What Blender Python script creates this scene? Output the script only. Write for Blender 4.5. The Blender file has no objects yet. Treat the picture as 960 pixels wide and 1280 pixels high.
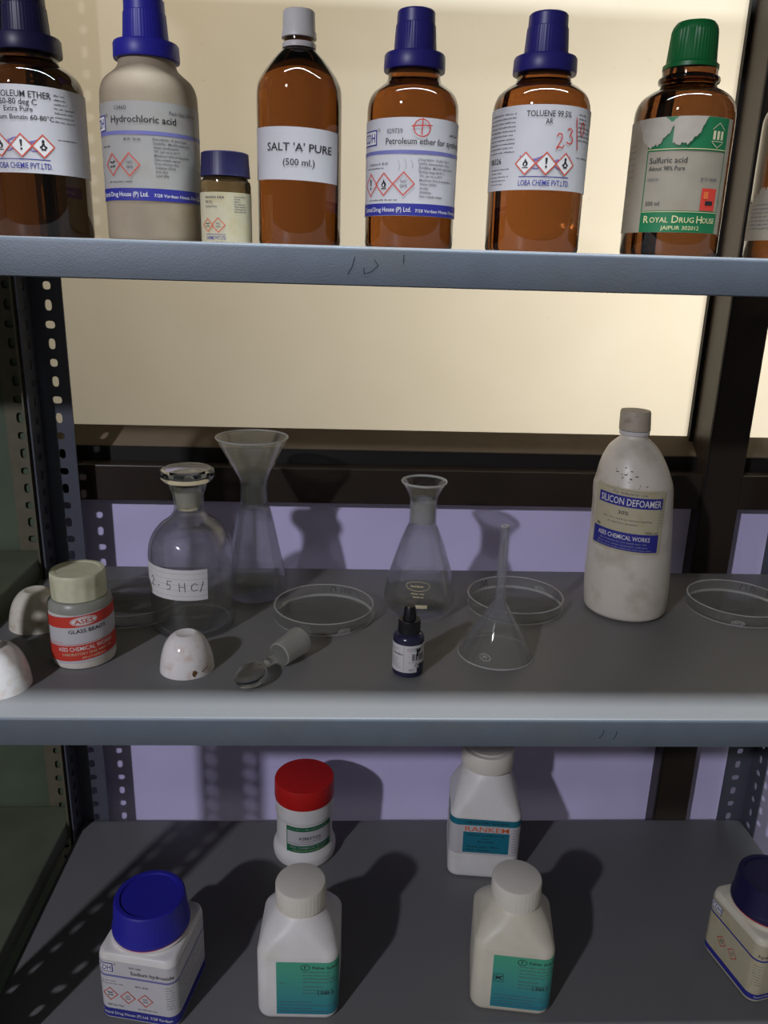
import bpy, bmesh, math, random
from mathutils import Matrix, Vector
random.seed(7)
SC = bpy.context.scene
COL = SC.collection
H0 = 1.45                                   # eye height of the photographer

# ------------------------------------------------------------------ camera
cam_d = bpy.data.cameras.new('camera')
cam = bpy.data.objects.new('camera', cam_d)
COL.objects.link(cam)
cam_d.sensor_fit = 'VERTICAL'
cam_d.sensor_height = 36.0
cam_d.lens = 987.98 / 1280.0 * 36.0
cam_d.clip_start = 0.02
RT = Vector((0.99893623, -0.03692597, 0.02762014))
DN = Vector((0.01541688, -0.29706427, -0.95473302))
FW = Vector((0.0434594, 0.95414322, -0.29617898))
mw = Matrix.Identity(4)
for i in range(3):
    mw[i][0] = RT[i]; mw[i][1] = -DN[i]; mw[i][2] = -FW[i]
mw[2][3] = H0
cam.matrix_world = mw
SC.camera = cam

# ------------------------------------------------------------------ world, lamps, exposure
w = bpy.data.worlds.new('room_ambience'); SC.world = w
w.use_nodes = True
bgn = w.node_tree.nodes['Background']
bgn.inputs[0].default_value = (1.0, 0.95, 0.86, 1)
bgn.inputs[1].default_value = 0.09

def lamp(name, kind, loc, energy, color, **kw):
    ld = bpy.data.lights.new(name, kind)
    ld.energy = energy; ld.color = color
    for k, v in kw.items(): setattr(ld, k, v)
    o = bpy.data.objects.new(name, ld); COL.objects.link(o); o.location = loc
    return o
# bare bulb on the opposite side of the room, high and to the left
lamp('wall_bulb', 'POINT', (-1.38, -1.4, H0 + 1.02), 130.0, (0.88, 0.88, 1.0), shadow_soft_size=0.045)
# ceiling tube almost straight above the rack's front edge
lamp('ceiling_tube', 'AREA', (0.15, 0.510, H0 + 0.90), 33.0, (0.84, 0.92, 1.0), shape='RECTANGLE', size=1.2, size_y=0.07)
# warm lamp in the room behind the frosted partition
lamp('next_room_lamp', 'POINT', (0.55, 1.62, H0 + 0.02), 23.0, (1.0, 0.95, 0.87), shadow_soft_size=0.12)
lamp('added_pane_fill', 'POINT', (-0.30, 1.40, H0 + 0.44), 2.4, (1.0, 0.82, 0.52), shadow_soft_size=0.10)  # added fill, warms and brightens the upper left of the pane

SC.view_settings.view_transform = 'Standard'
SC.view_settings.look = 'None'
SC.view_settings.gamma = 1.0
SC.view_settings.use_curve_mapping = False
SC.view_settings.exposure = 0.0
SC.cycles.max_bounces = 14
SC.cycles.transmission_bounces = 12
SC.cycles.transparent_max_bounces = 16
SC.cycles.sample_clamp_indirect = 3.0
SC.cycles.use_denoising = True

# ------------------------------------------------------------------ materials
def lin(c):
    return tuple((x / 12.92 if x <= 0.04045 else ((x + 0.055) / 1.055) ** 2.4) for x in [v / 255.0 for v in c])
MATS = {}
def mat(name, rgb, rough=0.5, var=0.0, scale=60.0, bump=0.0, bscale=400.0, stain=None, stain_amt=0.0, stain_scale=25.0,
        metal=0.0, trans=0.0, ior=1.45, spec=0.5, linear=False, lit_top=None):
    if name in MATS: return MATS[name]
    m = bpy.data.materials.new(name); m.use_nodes = True
    nt = m.node_tree; b = nt.nodes['Principled BSDF']
    c = tuple(rgb) if linear else lin(rgb)
    b.inputs['Base Color'].default_value = (*c, 1)
    b.inputs['Roughness'].default_value = rough
    b.inputs['Metallic'].default_value = metal
    b.inputs['Transmission Weight'].default_value = trans
    b.inputs['IOR'].default_value = ior
    b.inputs['Specular IOR Level'].default_value = spec
    tc = nt.nodes.new('ShaderNodeTexCoord')
    last = None
    if var > 0:
        n = nt.nodes.new('ShaderNodeTexNoise'); n.inputs['Scale'].default_value = scale; n.inputs['Detail'].default_value = 4
        nt.links.new(tc.outputs['Object'], n.inputs['Vector'])
        r = nt.nodes.new('ShaderNodeValToRGB')
        r.color_ramp.elements[0].position = 0.3; r.color_ramp.elements[1].position = 0.7
        r.color_ramp.elements[0].color = (*[x * (1 - var) for x in c], 1)
        r.color_ramp.elements[1].color = (*[min(1, x * (1 + var)) for x in c], 1)
        nt.links.new(n.outputs['Fac'], r.inputs['Fac']); last = r.outputs['Color']
    if stain is not None:
        n2 = nt.nodes.new('ShaderNodeTexNoise'); n2.inputs['Scale'].default_value = stain_scale; n2.inputs['Detail'].default_value = 5
        nt.links.new(tc.outputs['Object'], n2.inputs['Vector'])
        r2 = nt.nodes.new('ShaderNodeValToRGB')
        r2.color_ramp.elements[0].position = 0.52; r2.color_ramp.elements[1].position = 0.72
        r2.color_ramp.elements[0].color = (0, 0, 0, 1); r2.color_ramp.elements[1].color = (stain_amt,) * 3 + (1,)
        nt.links.new(n2.outputs['Fac'], r2.inputs['Fac'])
        mx = nt.nodes.new('ShaderNodeMix'); mx.data_type = 'RGBA'
        nt.links.new(r2.outputs['Color'], mx.inputs[0])
        if last is not None: nt.links.new(last, mx.inputs[6])
        else: mx.inputs[6].default_value = (*c, 1)
        mx.inputs[7].default_value = (*lin(stain), 1)
        last = mx.outputs[2]
    if lit_top is not None:                     # upward faces get their own tone, standing in for light from above
        ge = nt.nodes.new('ShaderNodeNewGeometry'); sx = nt.nodes.new('ShaderNodeSeparateXYZ'); nt.links.new(ge.outputs['True Normal'], sx.inputs[0])
        gt = nt.nodes.new('ShaderNodeMath'); gt.operation = 'GREATER_THAN'; gt.inputs[1].default_value = 0.9; nt.links.new(sx.outputs['Z'], gt.inputs[0])
        md = nt.nodes.new('ShaderNodeMix'); md.data_type = 'RGBA'; nt.links.new(gt.outputs[0], md.inputs[0])
        if last is not None: nt.links.new(last, md.inputs[6])
        else: md.inputs[6].default_value = (*c, 1)
        md.inputs[7].default_value = (*lin(lit_top), 1); last = md.outputs[2]
    if last is not None: nt.links.new(last, b.inputs['Base Color'])
    if bump > 0:
        n3 = nt.nodes.new('ShaderNodeTexNoise'); n3.inputs['Scale'].default_value = bscale; n3.inputs['Detail'].default_value = 2
        nt.links.new(tc.outputs['Object'], n3.inputs['Vector'])
        bp = nt.nodes.new('ShaderNodeBump'); bp.inputs['Strength'].default_value = bump; bp.inputs['Distance'].default_value = 0.001
        nt.links.new(n3.outputs['Fac'], bp.inputs['Height']); nt.links.new(bp.outputs['Normal'], b.inputs['Normal'])
    MATS[name] = m
    return m

def frosted_pane_mat():
    m = bpy.data.materials.new('cream_frosted_pane'); m.use_nodes = True
    nt = m.node_tree; nt.nodes.remove(nt.nodes['Principled BSDF'])
    out = nt.nodes['Material Output']
    tc = nt.nodes.new('ShaderNodeTexCoord')
    n = nt.nodes.new('ShaderNodeTexNoise'); n.inputs['Scale'].default_value = 9; n.inputs['Detail'].default_value = 6
    nt.links.new(tc.outputs['Object'], n.inputs['Vector'])
    r = nt.nodes.new('ShaderNodeValToRGB')
    r.color_ramp.elements[0].position = 0.3; r.color_ramp.elements[1].position = 0.7
    r.color_ramp.elements[0].color = (0.78, 0.71, 0.57, 1); r.color_ramp.elements[1].color = (0.82, 0.755, 0.62, 1)
    nt.links.new(n.outputs['Fac'], r.inputs['Fac'])
    n2 = nt.nodes.new('ShaderNodeTexNoise'); n2.inputs['Scale'].default_value = 70; n2.inputs['Detail'].default_value = 3
    nt.links.new(tc.outputs['Object'], n2.inputs['Vector'])
    r2 = nt.nodes.new('ShaderNodeValToRGB')
    r2.color_ramp.elements[0].position = 0.70; r2.color_ramp.elements[1].position = 0.78
    r2.color_ramp.elements[0].color = (0, 0, 0, 1); r2.color_ramp.elements[1].color = (0.35, 0.35, 0.35, 1)
    nt.links.new(n2.outputs['Fac'], r2.inputs['Fac'])
    mx = nt.nodes.new('ShaderNodeMix'); mx.data_type = 'RGBA'
    nt.links.new(r2.outputs['Color'], mx.inputs[0]); nt.links.new(r.outputs['Color'], mx.inputs[6]); mx.inputs[7].default_value = (0.42, 0.34, 0.22, 1)
    d1 = nt.nodes.new('ShaderNodeBsdfDiffuse'); t1 = nt.nodes.new('ShaderNodeBsdfTranslucent')
    nt.links.new(mx.outputs[2], d1.inputs['Color']); nt.links.new(mx.outputs[2], t1.inputs['Color'])
    ms = nt.nodes.new('ShaderNodeMixShader'); ms.inputs[0].default_value = 0.76
    nt.links.new(d1.outputs[0], ms.inputs[1]); nt.links.new(t1.outputs[0], ms.inputs[2])
    nt.links.new(ms.outputs[0], out.inputs['Surface'])
    return m

def gradient_mat(name, low, high, z0, z1):
    m = bpy.data.materials.new(name); m.use_nodes = True
    nt = m.node_tree; b = nt.nodes['Principled BSDF']; b.inputs['Roughness'].default_value = 0.45
    tc = nt.nodes.new('ShaderNodeTexCoord'); sp = nt.nodes.new('ShaderNodeSeparateXYZ')
    nt.links.new(tc.outputs['Object'], sp.inputs[0])
    mr = nt.nodes.new('ShaderNodeMapRange'); mr.inputs[1].default_value = z0; mr.inputs[2].default_value = z1
    nt.links.new(sp.outputs['Z'], mr.inputs[0])
    r = nt.nodes.new('ShaderNodeValToRGB')
    r.color_ramp.elements[0].color = (*lin(low), 1); r.color_ramp.elements[1].color = (*lin(high), 1)
    nt.links.new(mr.outputs[0], r.inputs['Fac']); nt.links.new(r.outputs['Color'], b.inputs['Base Color'])
    return m

STEEL = mat('shelf_grey_enamel', (84, 91, 100), 0.45, lit_top=(113, 113, 113), var=0.05, scale=40, bump=0.12, bscale=900, stain=(92, 88, 80), stain_amt=0.35, stain_scale=14)  # tray tops lightened in colour, in place of a stronger tube
POST = mat('post_slate_enamel', (80, 83, 94), 0.42, var=0.08, scale=30, bump=0.12, bscale=900)
GREEN_SHEET = mat('dark_green_sheet', (80, 93, 74), 0.6, var=0.15, scale=12, stain=(60, 60, 50), stain_amt=0.4, stain_scale=8)
OLD_SHELF = mat('old_shelf_enamel', (100, 108, 88), 0.5, var=0.1, scale=20, stain=(70, 66, 54), stain_amt=0.5, stain_scale=10)
WALLM = mat('lavender_white_board', (220, 212, 252), 0.55, var=0.03, scale=8, stain=(180, 172, 190), stain_amt=0.2, stain_scale=6)
FRAME = mat('dark_bronze_aluminium', (48, 39, 32), 0.38, var=0.1, scale=15, spec=0.4)
SILL = mat('beige_painted_sill', (124, 108, 88), 0.6, var=0.08, scale=12)
BEAD = mat('black_rubber_bead', (26, 23, 20), 0.6, var=0.1)
FLOORM = mat('terrazzo_floor', (150, 145, 135), 0.4, var=0.1, scale=50)
PANE = frosted_pane_mat()
def clear_glass(name, thick, haze=0.03):
    """thin blown glass: straight-through walls with a Fresnel gloss, mixed with a share of true refraction"""
    m = bpy.data.materials.new(name); m.use_nodes = True
    nt = m.node_tree; b = nt.nodes['Principled BSDF']; out = nt.nodes['Material Output']
    b.inputs['Base Color'].default_value = (0.95, 0.96, 0.94, 1); b.inputs['Roughness'].default_value = 0.0
    b.inputs['Transmission Weight'].default_value = 1.0; b.inputs['IOR'].default_value = 1.46
    tr = nt.nodes.new('ShaderNodeBsdfTransparent'); tr.inputs[0].default_value = (0.955, 0.962, 0.95, 1)
    gl = nt.nodes.new('ShaderNodeBsdfGlossy'); gl.inputs['Roughness'].default_value = 0.03
    fr = nt.nodes.new('ShaderNodeFresnel')
    ge = nt.nodes.new('ShaderNodeNewGeometry'); io = nt.nodes.new('ShaderNodeMapRange')      # same gloss on the inner face of a thin wall
    io.inputs[3].default_value = 1.46; io.inputs[4].default_value = 1 / 1.46
    nt.links.new(ge.outputs['Backfacing'], io.inputs[0]); nt.links.new(io.outputs[0], fr.inputs['IOR'])
    m1 = nt.nodes.new('ShaderNodeMixShader'); nt.links.new(fr.outputs[0], m1.inputs[0]); nt.links.new(tr.outputs[0], m1.inputs[1]); nt.links.new(gl.outputs[0], m1.inputs[2])
    m2 = nt.nodes.new('ShaderNodeMixShader'); m2.inputs[0].default_value = thick
    nt.links.new(m1.outputs[0], m2.inputs[1]); nt.links.new(b.outputs[0], m2.inputs[2])
    hz = nt.nodes.new('ShaderNodeBsdfDiffuse'); hz.inputs[0].default_value = (0.75, 0.75, 0.72, 1)         # fine scratches and dust
    m3 = nt.nodes.new('ShaderNodeMixShader'); m3.inputs[0].default_value = haze
    nt.links.new(m2.outputs[0], m3.inputs[1]); nt.links.new(hz.outputs[0], m3.inputs[2]); nt.links.new(m3.outputs[0], out.inputs['Surface'])
    return m
THIN = clear_glass('thin_dish_glass', 0.06, 0.035)
FUNG = clear_glass('funnel_glass', 0.22, 0.03)
EDGE = clear_glass('polished_glass_edge', 0.25, 0.38)
FLASKG = clear_glass('blown_flask_glass', 0.32, 0.008)
BOTTLEG = clear_glass('bottle_glass', 0.30, 0.006)
GLASS = mat('clear_glass', (0.95, 0.96, 0.94), 0.0, trans=1.0, ior=1.46, linear=True)
FROST = mat('ground_glass', (214, 214, 206), 0.35, trans=0.65, ior=1.3, var=0.04)
AMBER = mat('amber_glass', (0.225, 0.075, 0.018), 0.03, trans=1.0, ior=1.47, linear=True)
AMBER_D = mat('dark_amber_glass', (0.13, 0.048, 0.015), 0.03, trans=1.0, ior=1.47, linear=True)
BROWN_G = mat('brown_smoked_glass', (0.22, 0.16, 0.085), 0.05, trans=0.9, ior=1.40, linear=True)
HCLP = mat('dusty_beige_plastic', (164, 149, 126), 0.65, var=0.06, scale=25, stain=(140, 122, 100), stain_amt=0.5, stain_scale=30)
BLUECAP = mat('royal_blue_plastic', (38, 34, 116), 0.4, var=0.05)
BLUECAP2 = mat('bright_blue_plastic', (40, 38, 158), 0.42, var=0.05)
NAVYCAP = mat('navy_blue_plastic', (26, 23, 66), 0.42, var=0.06)
GREENCAP = mat('green_plastic', (14, 104, 50), 0.4, var=0.06)
REDCAP = mat('red_plastic', (196, 28, 26), 0.45, var=0.06)
REDRING = mat('red_seal_ring', (190, 40, 34), 0.5)
WHITECAP = mat('white_ribbed_plastic', (206, 203, 202), 0.4, var=0.03)
OFFWHITE = mat('off_white_plastic', (226, 221, 208), 0.45, var=0.04, scale=20, stain=(188, 172, 140), stain_amt=0.35, stain_scale=18)
WHITEB = mat('white_bottle_plastic', (232, 230, 226), 0.42, var=0.03, stain=(196, 184, 160), stain_amt=0.3, stain_scale=22)
IVORYB = mat('ivory_bottle_plastic', (220, 214, 194), 0.42, var=0.04, stain=(196, 180, 140), stain_amt=0.4, stain_scale=16)
GREENISHCAP = mat('pale_green_plastic', (214, 212, 180), 0.45, var=0.05, stain=(168, 162, 118), stain_amt=0.5, stain_scale=40)
CLOUDY = mat('cloudy_grey_plastic', (168, 170, 158), 0.35, var=0.08, trans=0.25)
DEFOAMM = mat('milky_bottle_plastic', (214, 206, 192), 0.35, var=0.05, scale=30, stain=(160, 146, 122), stain_amt=0.55, stain_scale=26)
DUSTCAP = mat('dusty_cap_plastic', (176, 164, 146), 0.6, var=0.1, stain=(110, 98, 80), stain_amt=0.6, stain_scale=60)
BLACKP = mat('black_plastic', (22, 22, 26), 0.35, var=0.1)
DARKLIQ = mat('blue_black_bottle', (42, 42, 66), 0.2, var=0.1)
PORC = mat('white_porcelain', (236, 232, 228), 0.15, var=0.02, stain=(190, 142, 92), stain_amt=0.45, stain_scale=75)
PORC2 = mat('stained_porcelain', (226, 220, 204), 0.18, var=0.03, stain=(170, 130, 84), stain_amt=0.55, stain_scale=70)
PAPER = mat('white_label_paper', (200, 198, 200), 0.6, var=0.03, scale=50)
PAPER_G = mat('grey_label_paper', (164, 161, 156), 0.6, var=0.05, scale=40, stain=(150, 140, 120), stain_amt=0.5, stain_scale=40)
PAPER_Y = mat('cream_label_paper', (190, 182, 152), 0.6, var=0.04, stain=(170, 150, 90), stain_amt=0.5, stain_scale=60)
PAPER_B = mat('aged_label_paper', (150, 141, 124), 0.65, var=0.06, stain=(138, 124, 100), stain_amt=0.6, stain_scale=45)
TORN = mat('torn_label_paper', (166, 158, 144), 0.75, var=0.08, scale=90, stain=(160, 148, 128), stain_amt=0.6, stain_scale=80)
RULED = mat('ruled_paper', (222, 220, 218), 0.7, var=0.03)
INK = {
    'black': mat('black_ink', (34, 32, 36), 0.6), 'grey': mat('grey_ink', (96, 94, 98), 0.6), 'blue': mat('blue_ink', (46, 48, 140), 0.55),
    'lblue': mat('pale_blue_ink', (112, 112, 170), 0.55), 'red': mat('red_ink', (206, 62, 48), 0.55), 'orange': mat('orange_ink', (222, 110, 56), 0.55),
    'diamond': mat('diamond_red_ink', (205, 84, 66), 0.55), 'white': mat('white_ink', (226, 224, 220), 0.55), 'green': mat('green_ink', (22, 108, 66), 0.5),
    'teal': mat('teal_ink', (30, 118, 138), 0.5), 'purple': mat('purple_ink', (110, 92, 170), 0.6), 'beige': mat('beige_ink', (206, 196, 160), 0.6),
    'etch': mat('white_etching', (190, 190, 186), 0.7), 'gold': mat('pale_gold_ink', (214, 204, 150), 0.55), 'ash': mat('ash_ink', (150, 150, 156), 0.6),
}

# ------------------------------------------------------------------ mesh helpers
def link_mesh(name, verts, faces, m, parent=None, smooth=False, loc=None):
    me = bpy.data.meshes.new(name); me.from_pydata([tuple(v) for v in verts], [], faces); me.update()
    if smooth:
        for p in me.polygons: p.use_smooth = True
    me.materials.append(m)
    o = bpy.data.objects.new(name, me); COL.objects.link(o)
    if parent is not None: o.parent = parent
    if loc is not None: o.location = loc
    return o
def thing(name, label, cat, loc, rz=0.0, group=None):
    o = bpy.data.objects.new(name, None); COL.objects.link(o)
    o.location = loc; o.rotation_euler = (0, 0, rz); o.empty_display_size = 0.02
    o['label'] = label; o['category'] = cat
    if group: o['group'] = group
    return o
def struct(name, verts=None, faces=None, m=None):
    if verts is None:
        o = bpy.data.objects.new(name, None); COL.objects.link(o); o.empty_display_size = 0.05
    else: o = link_mesh(name, verts, faces, m)
    o['kind'] = 'structure'
    return o
def box(x0, x1, y0, y1, z0, z1):
    v = [(x0, y0, z0), (x1, y0, z0), (x1, y1, z0), (x0, y1, z0), (x0, y0, z1), (x1, y0, z1), (x1, y1, z1), (x0, y1, z1)]
    f = [(0, 3, 2, 1), (4, 5, 6, 7), (0, 1, 5, 4), (1, 2, 6, 5), (2, 3, 7, 6), (3, 0, 4, 7)]
    return v, f
def bbox(name, b, m, parent, bev=0.0):
    v, f = box(*b)
    o = link_mesh(name, v, f, m, parent)
    if bev:
        bm = bmesh.new(); bm.from_mesh(o.data)
        bmesh.ops.bevel(bm, geom=bm.edges[:], offset=bev, segments=2, profile=0.5, affect='EDGES')
        bm.to_mesh(o.data); bm.free()
    return o

def rr_loop(hx, hy, rc, n):
    """closed rounded rectangle, n points per corner, starting right of front centre, anticlockwise seen from above"""
    rc = min(rc, hx, hy)
    pts = []
    for (cx, cy, a0) in ((hx - rc, -hy + rc, -90), (hx - rc, hy - rc, 0), (-hx + rc, hy - rc, 90), (-hx + rc, -hy + rc, 180)):
        for k in range(n):
            a = math.radians(a0 + 90.0 * k / (n - 1))
            pts.append((cx + rc * math.cos(a), cy + rc * math.sin(a)))
    return pts
def loft(name, secs, m, parent=None, n=13, cap0=True, cap1=True, smooth=True, sharp=35, rib=None):
    """secs: (hx, hy, rc, z[, ox, oy]); rib=(count, depth, z0, z1) adds grip ribs"""
    if rib: n = max(n, 36)
    verts = []; faces = []
    N = 4 * n
    for s in secs:
        hx, hy, rc, z = s[:4]; ox = s[4] if len(s) > 4 else 0; oy = s[5] if len(s) > 5 else 0
        for (x, y) in rr_loop(max(hx, 1e-5), max(hy, 1e-5), max(rc, 1e-5), n):
            if rib and rib[2] <= z <= rib[3]:
                a = math.atan2(y, x); k = 1 - rib[1] * (0.5 + 0.5 * math.cos(a * rib[0]))
                x *= k; y *= k
            verts.append((x + ox, y + oy, z))
    for i in range(len(secs) - 1):
        for j in range(N):
            a = i * N + j; b = i * N + (j + 1) % N
            faces.append((a, b, b + N, a + N))
    if cap0: faces.append(tuple(range(N - 1, -1, -1)))
    if cap1: faces.append(tuple(range((len(secs) - 1) * N, len(secs) * N)))
    o = link_mesh(name, verts, faces, m, parent, smooth)
    if smooth: auto_smooth(o, sharp)
    return o
def auto_smooth(o, ang):
    me = o.data
    bm = bmesh.new(); bm.from_mesh(me)
    bmesh.ops.remove_doubles(bm, verts=bm.verts[:], dist=1e-7)
    lim = math.radians(ang)
    for e in bm.edges:
        e.smooth = not (len(e.link_faces) != 2 or e.calc_face_angle(0) > lim)
    bm.normal_update(); bm.to_mesh(me); bm.free()
def lathe(name, prof, m, parent=None, n=13, **kw):
    return loft(name, [(max(r, 1e-5), max(r, 1e-5), max(r, 1e-5), z, *rest) for r, z, *rest in prof], m, parent, n=n, **kw)
def curve(pts, k=4):
    """Catmull-Rom through (r, z) points"""
    out = []
    P = [pts[0]] + list(pts) + [pts[-1]]
    for i in range(1, len(P) - 2):
        for s in range(k):
            t = s / k
            q = []
            for d in range(len(P[0])):
                a, b, c, e = P[i - 1][d], P[i][d], P[i + 1][d], P[i + 2][d]
                q.append(0.5 * (2 * b + (c - a) * t + (2 * a - 5 * b + 4 * c - e) * t * t + (3 * b - a - 3 * c + e) * t ** 3))
            out.append(tuple(q))
    out.append(tuple(pts[-1]))
    return out
def wall_of(prof, t, floor=True):
    """outer profile (bottom to top) -> closed hollow shell: outer up, rim, inner down, inner floor"""
    inner = [(max(r - t, 1e-5), z) for r, z in prof]
    inner = [(r, max(z, prof[0][1] + t) if floor else z) for r, z in inner]
    return list(prof) + list(reversed(inner))

# ------------------------------------------------------------------ label printing
_tc = {}
def text_geo(s, bold):
    key = (s, bold)
    if key in _tc: return _tc[key]
    cu = bpy.data.curves.new('type', 'FONT'); cu.body = s; cu.resolution_u = 2
    cu.offset = 0.007 if bold else 0.004
    ob = bpy.data.objects.new('type', cu)
    me = ob.to_mesh()
    vs = [(v.co.x, v.co.y) for v in me.vertices]; fs = [tuple(p.vertices) for p in me.polygons]
    ob.to_mesh_clear(); bpy.data.objects.remove(ob); bpy.data.curves.remove(cu)
    x0 = min(v[0] for v in vs); x1 = max(v[0] for v in vs)
    _tc[key] = ([((x - x0), y) for x, y in vs], fs, x1 - x0)
    return _tc[key]

class Wrap:
    """unrolls the side of a rounded-rectangle prism: u along the perimeter from front centre, v up (metres)"""
    def __init__(s, hx, hy=None, rc=None):
        s.hx = hx; s.hy = hx if hy is None else hy; s.rc = hx if rc is None else rc
    def pt(s, u, v, off):
        sg = 1 if u >= 0 else -1; a = abs(u)
        L1 = s.hx - s.rc; L2 = s.rc * math.pi / 2; L3 = 2 * (s.hy - s.rc); L4 = L2
        if a <= L1: x, y, nx, ny = a, -s.hy, 0, -1
        elif a <= L1 + L2:
            t = (a - L1) / s.rc; nx, ny = math.sin(t), -math.cos(t); x, y = L1 + s.rc * nx, -s.hy + s.rc + s.rc * ny
        elif a <= L1 + L2 + L3:
            x, y, nx, ny = s.hx, -s.hy + s.rc + (a - L1 - L2), 1, 0
        elif a <= L1 + L2 + L3 + L4:
            t = (a - L1 - L2 - L3) / s.rc; nx, ny = math.cos(t), math.sin(t); x, y = L1 + s.rc * nx, s.hy - s.rc + s.rc * ny
        else:
            x, y, nx, ny = L1 - (a - L1 - L2 - L3 - L4), s.hy, 0, 1
        return (sg * (x + nx * off), y + ny * off, v)
class Plane:
    """flat vertical face looking towards -Y"""
    def pt(s, u, v, off): return (u, -off, v)

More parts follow.
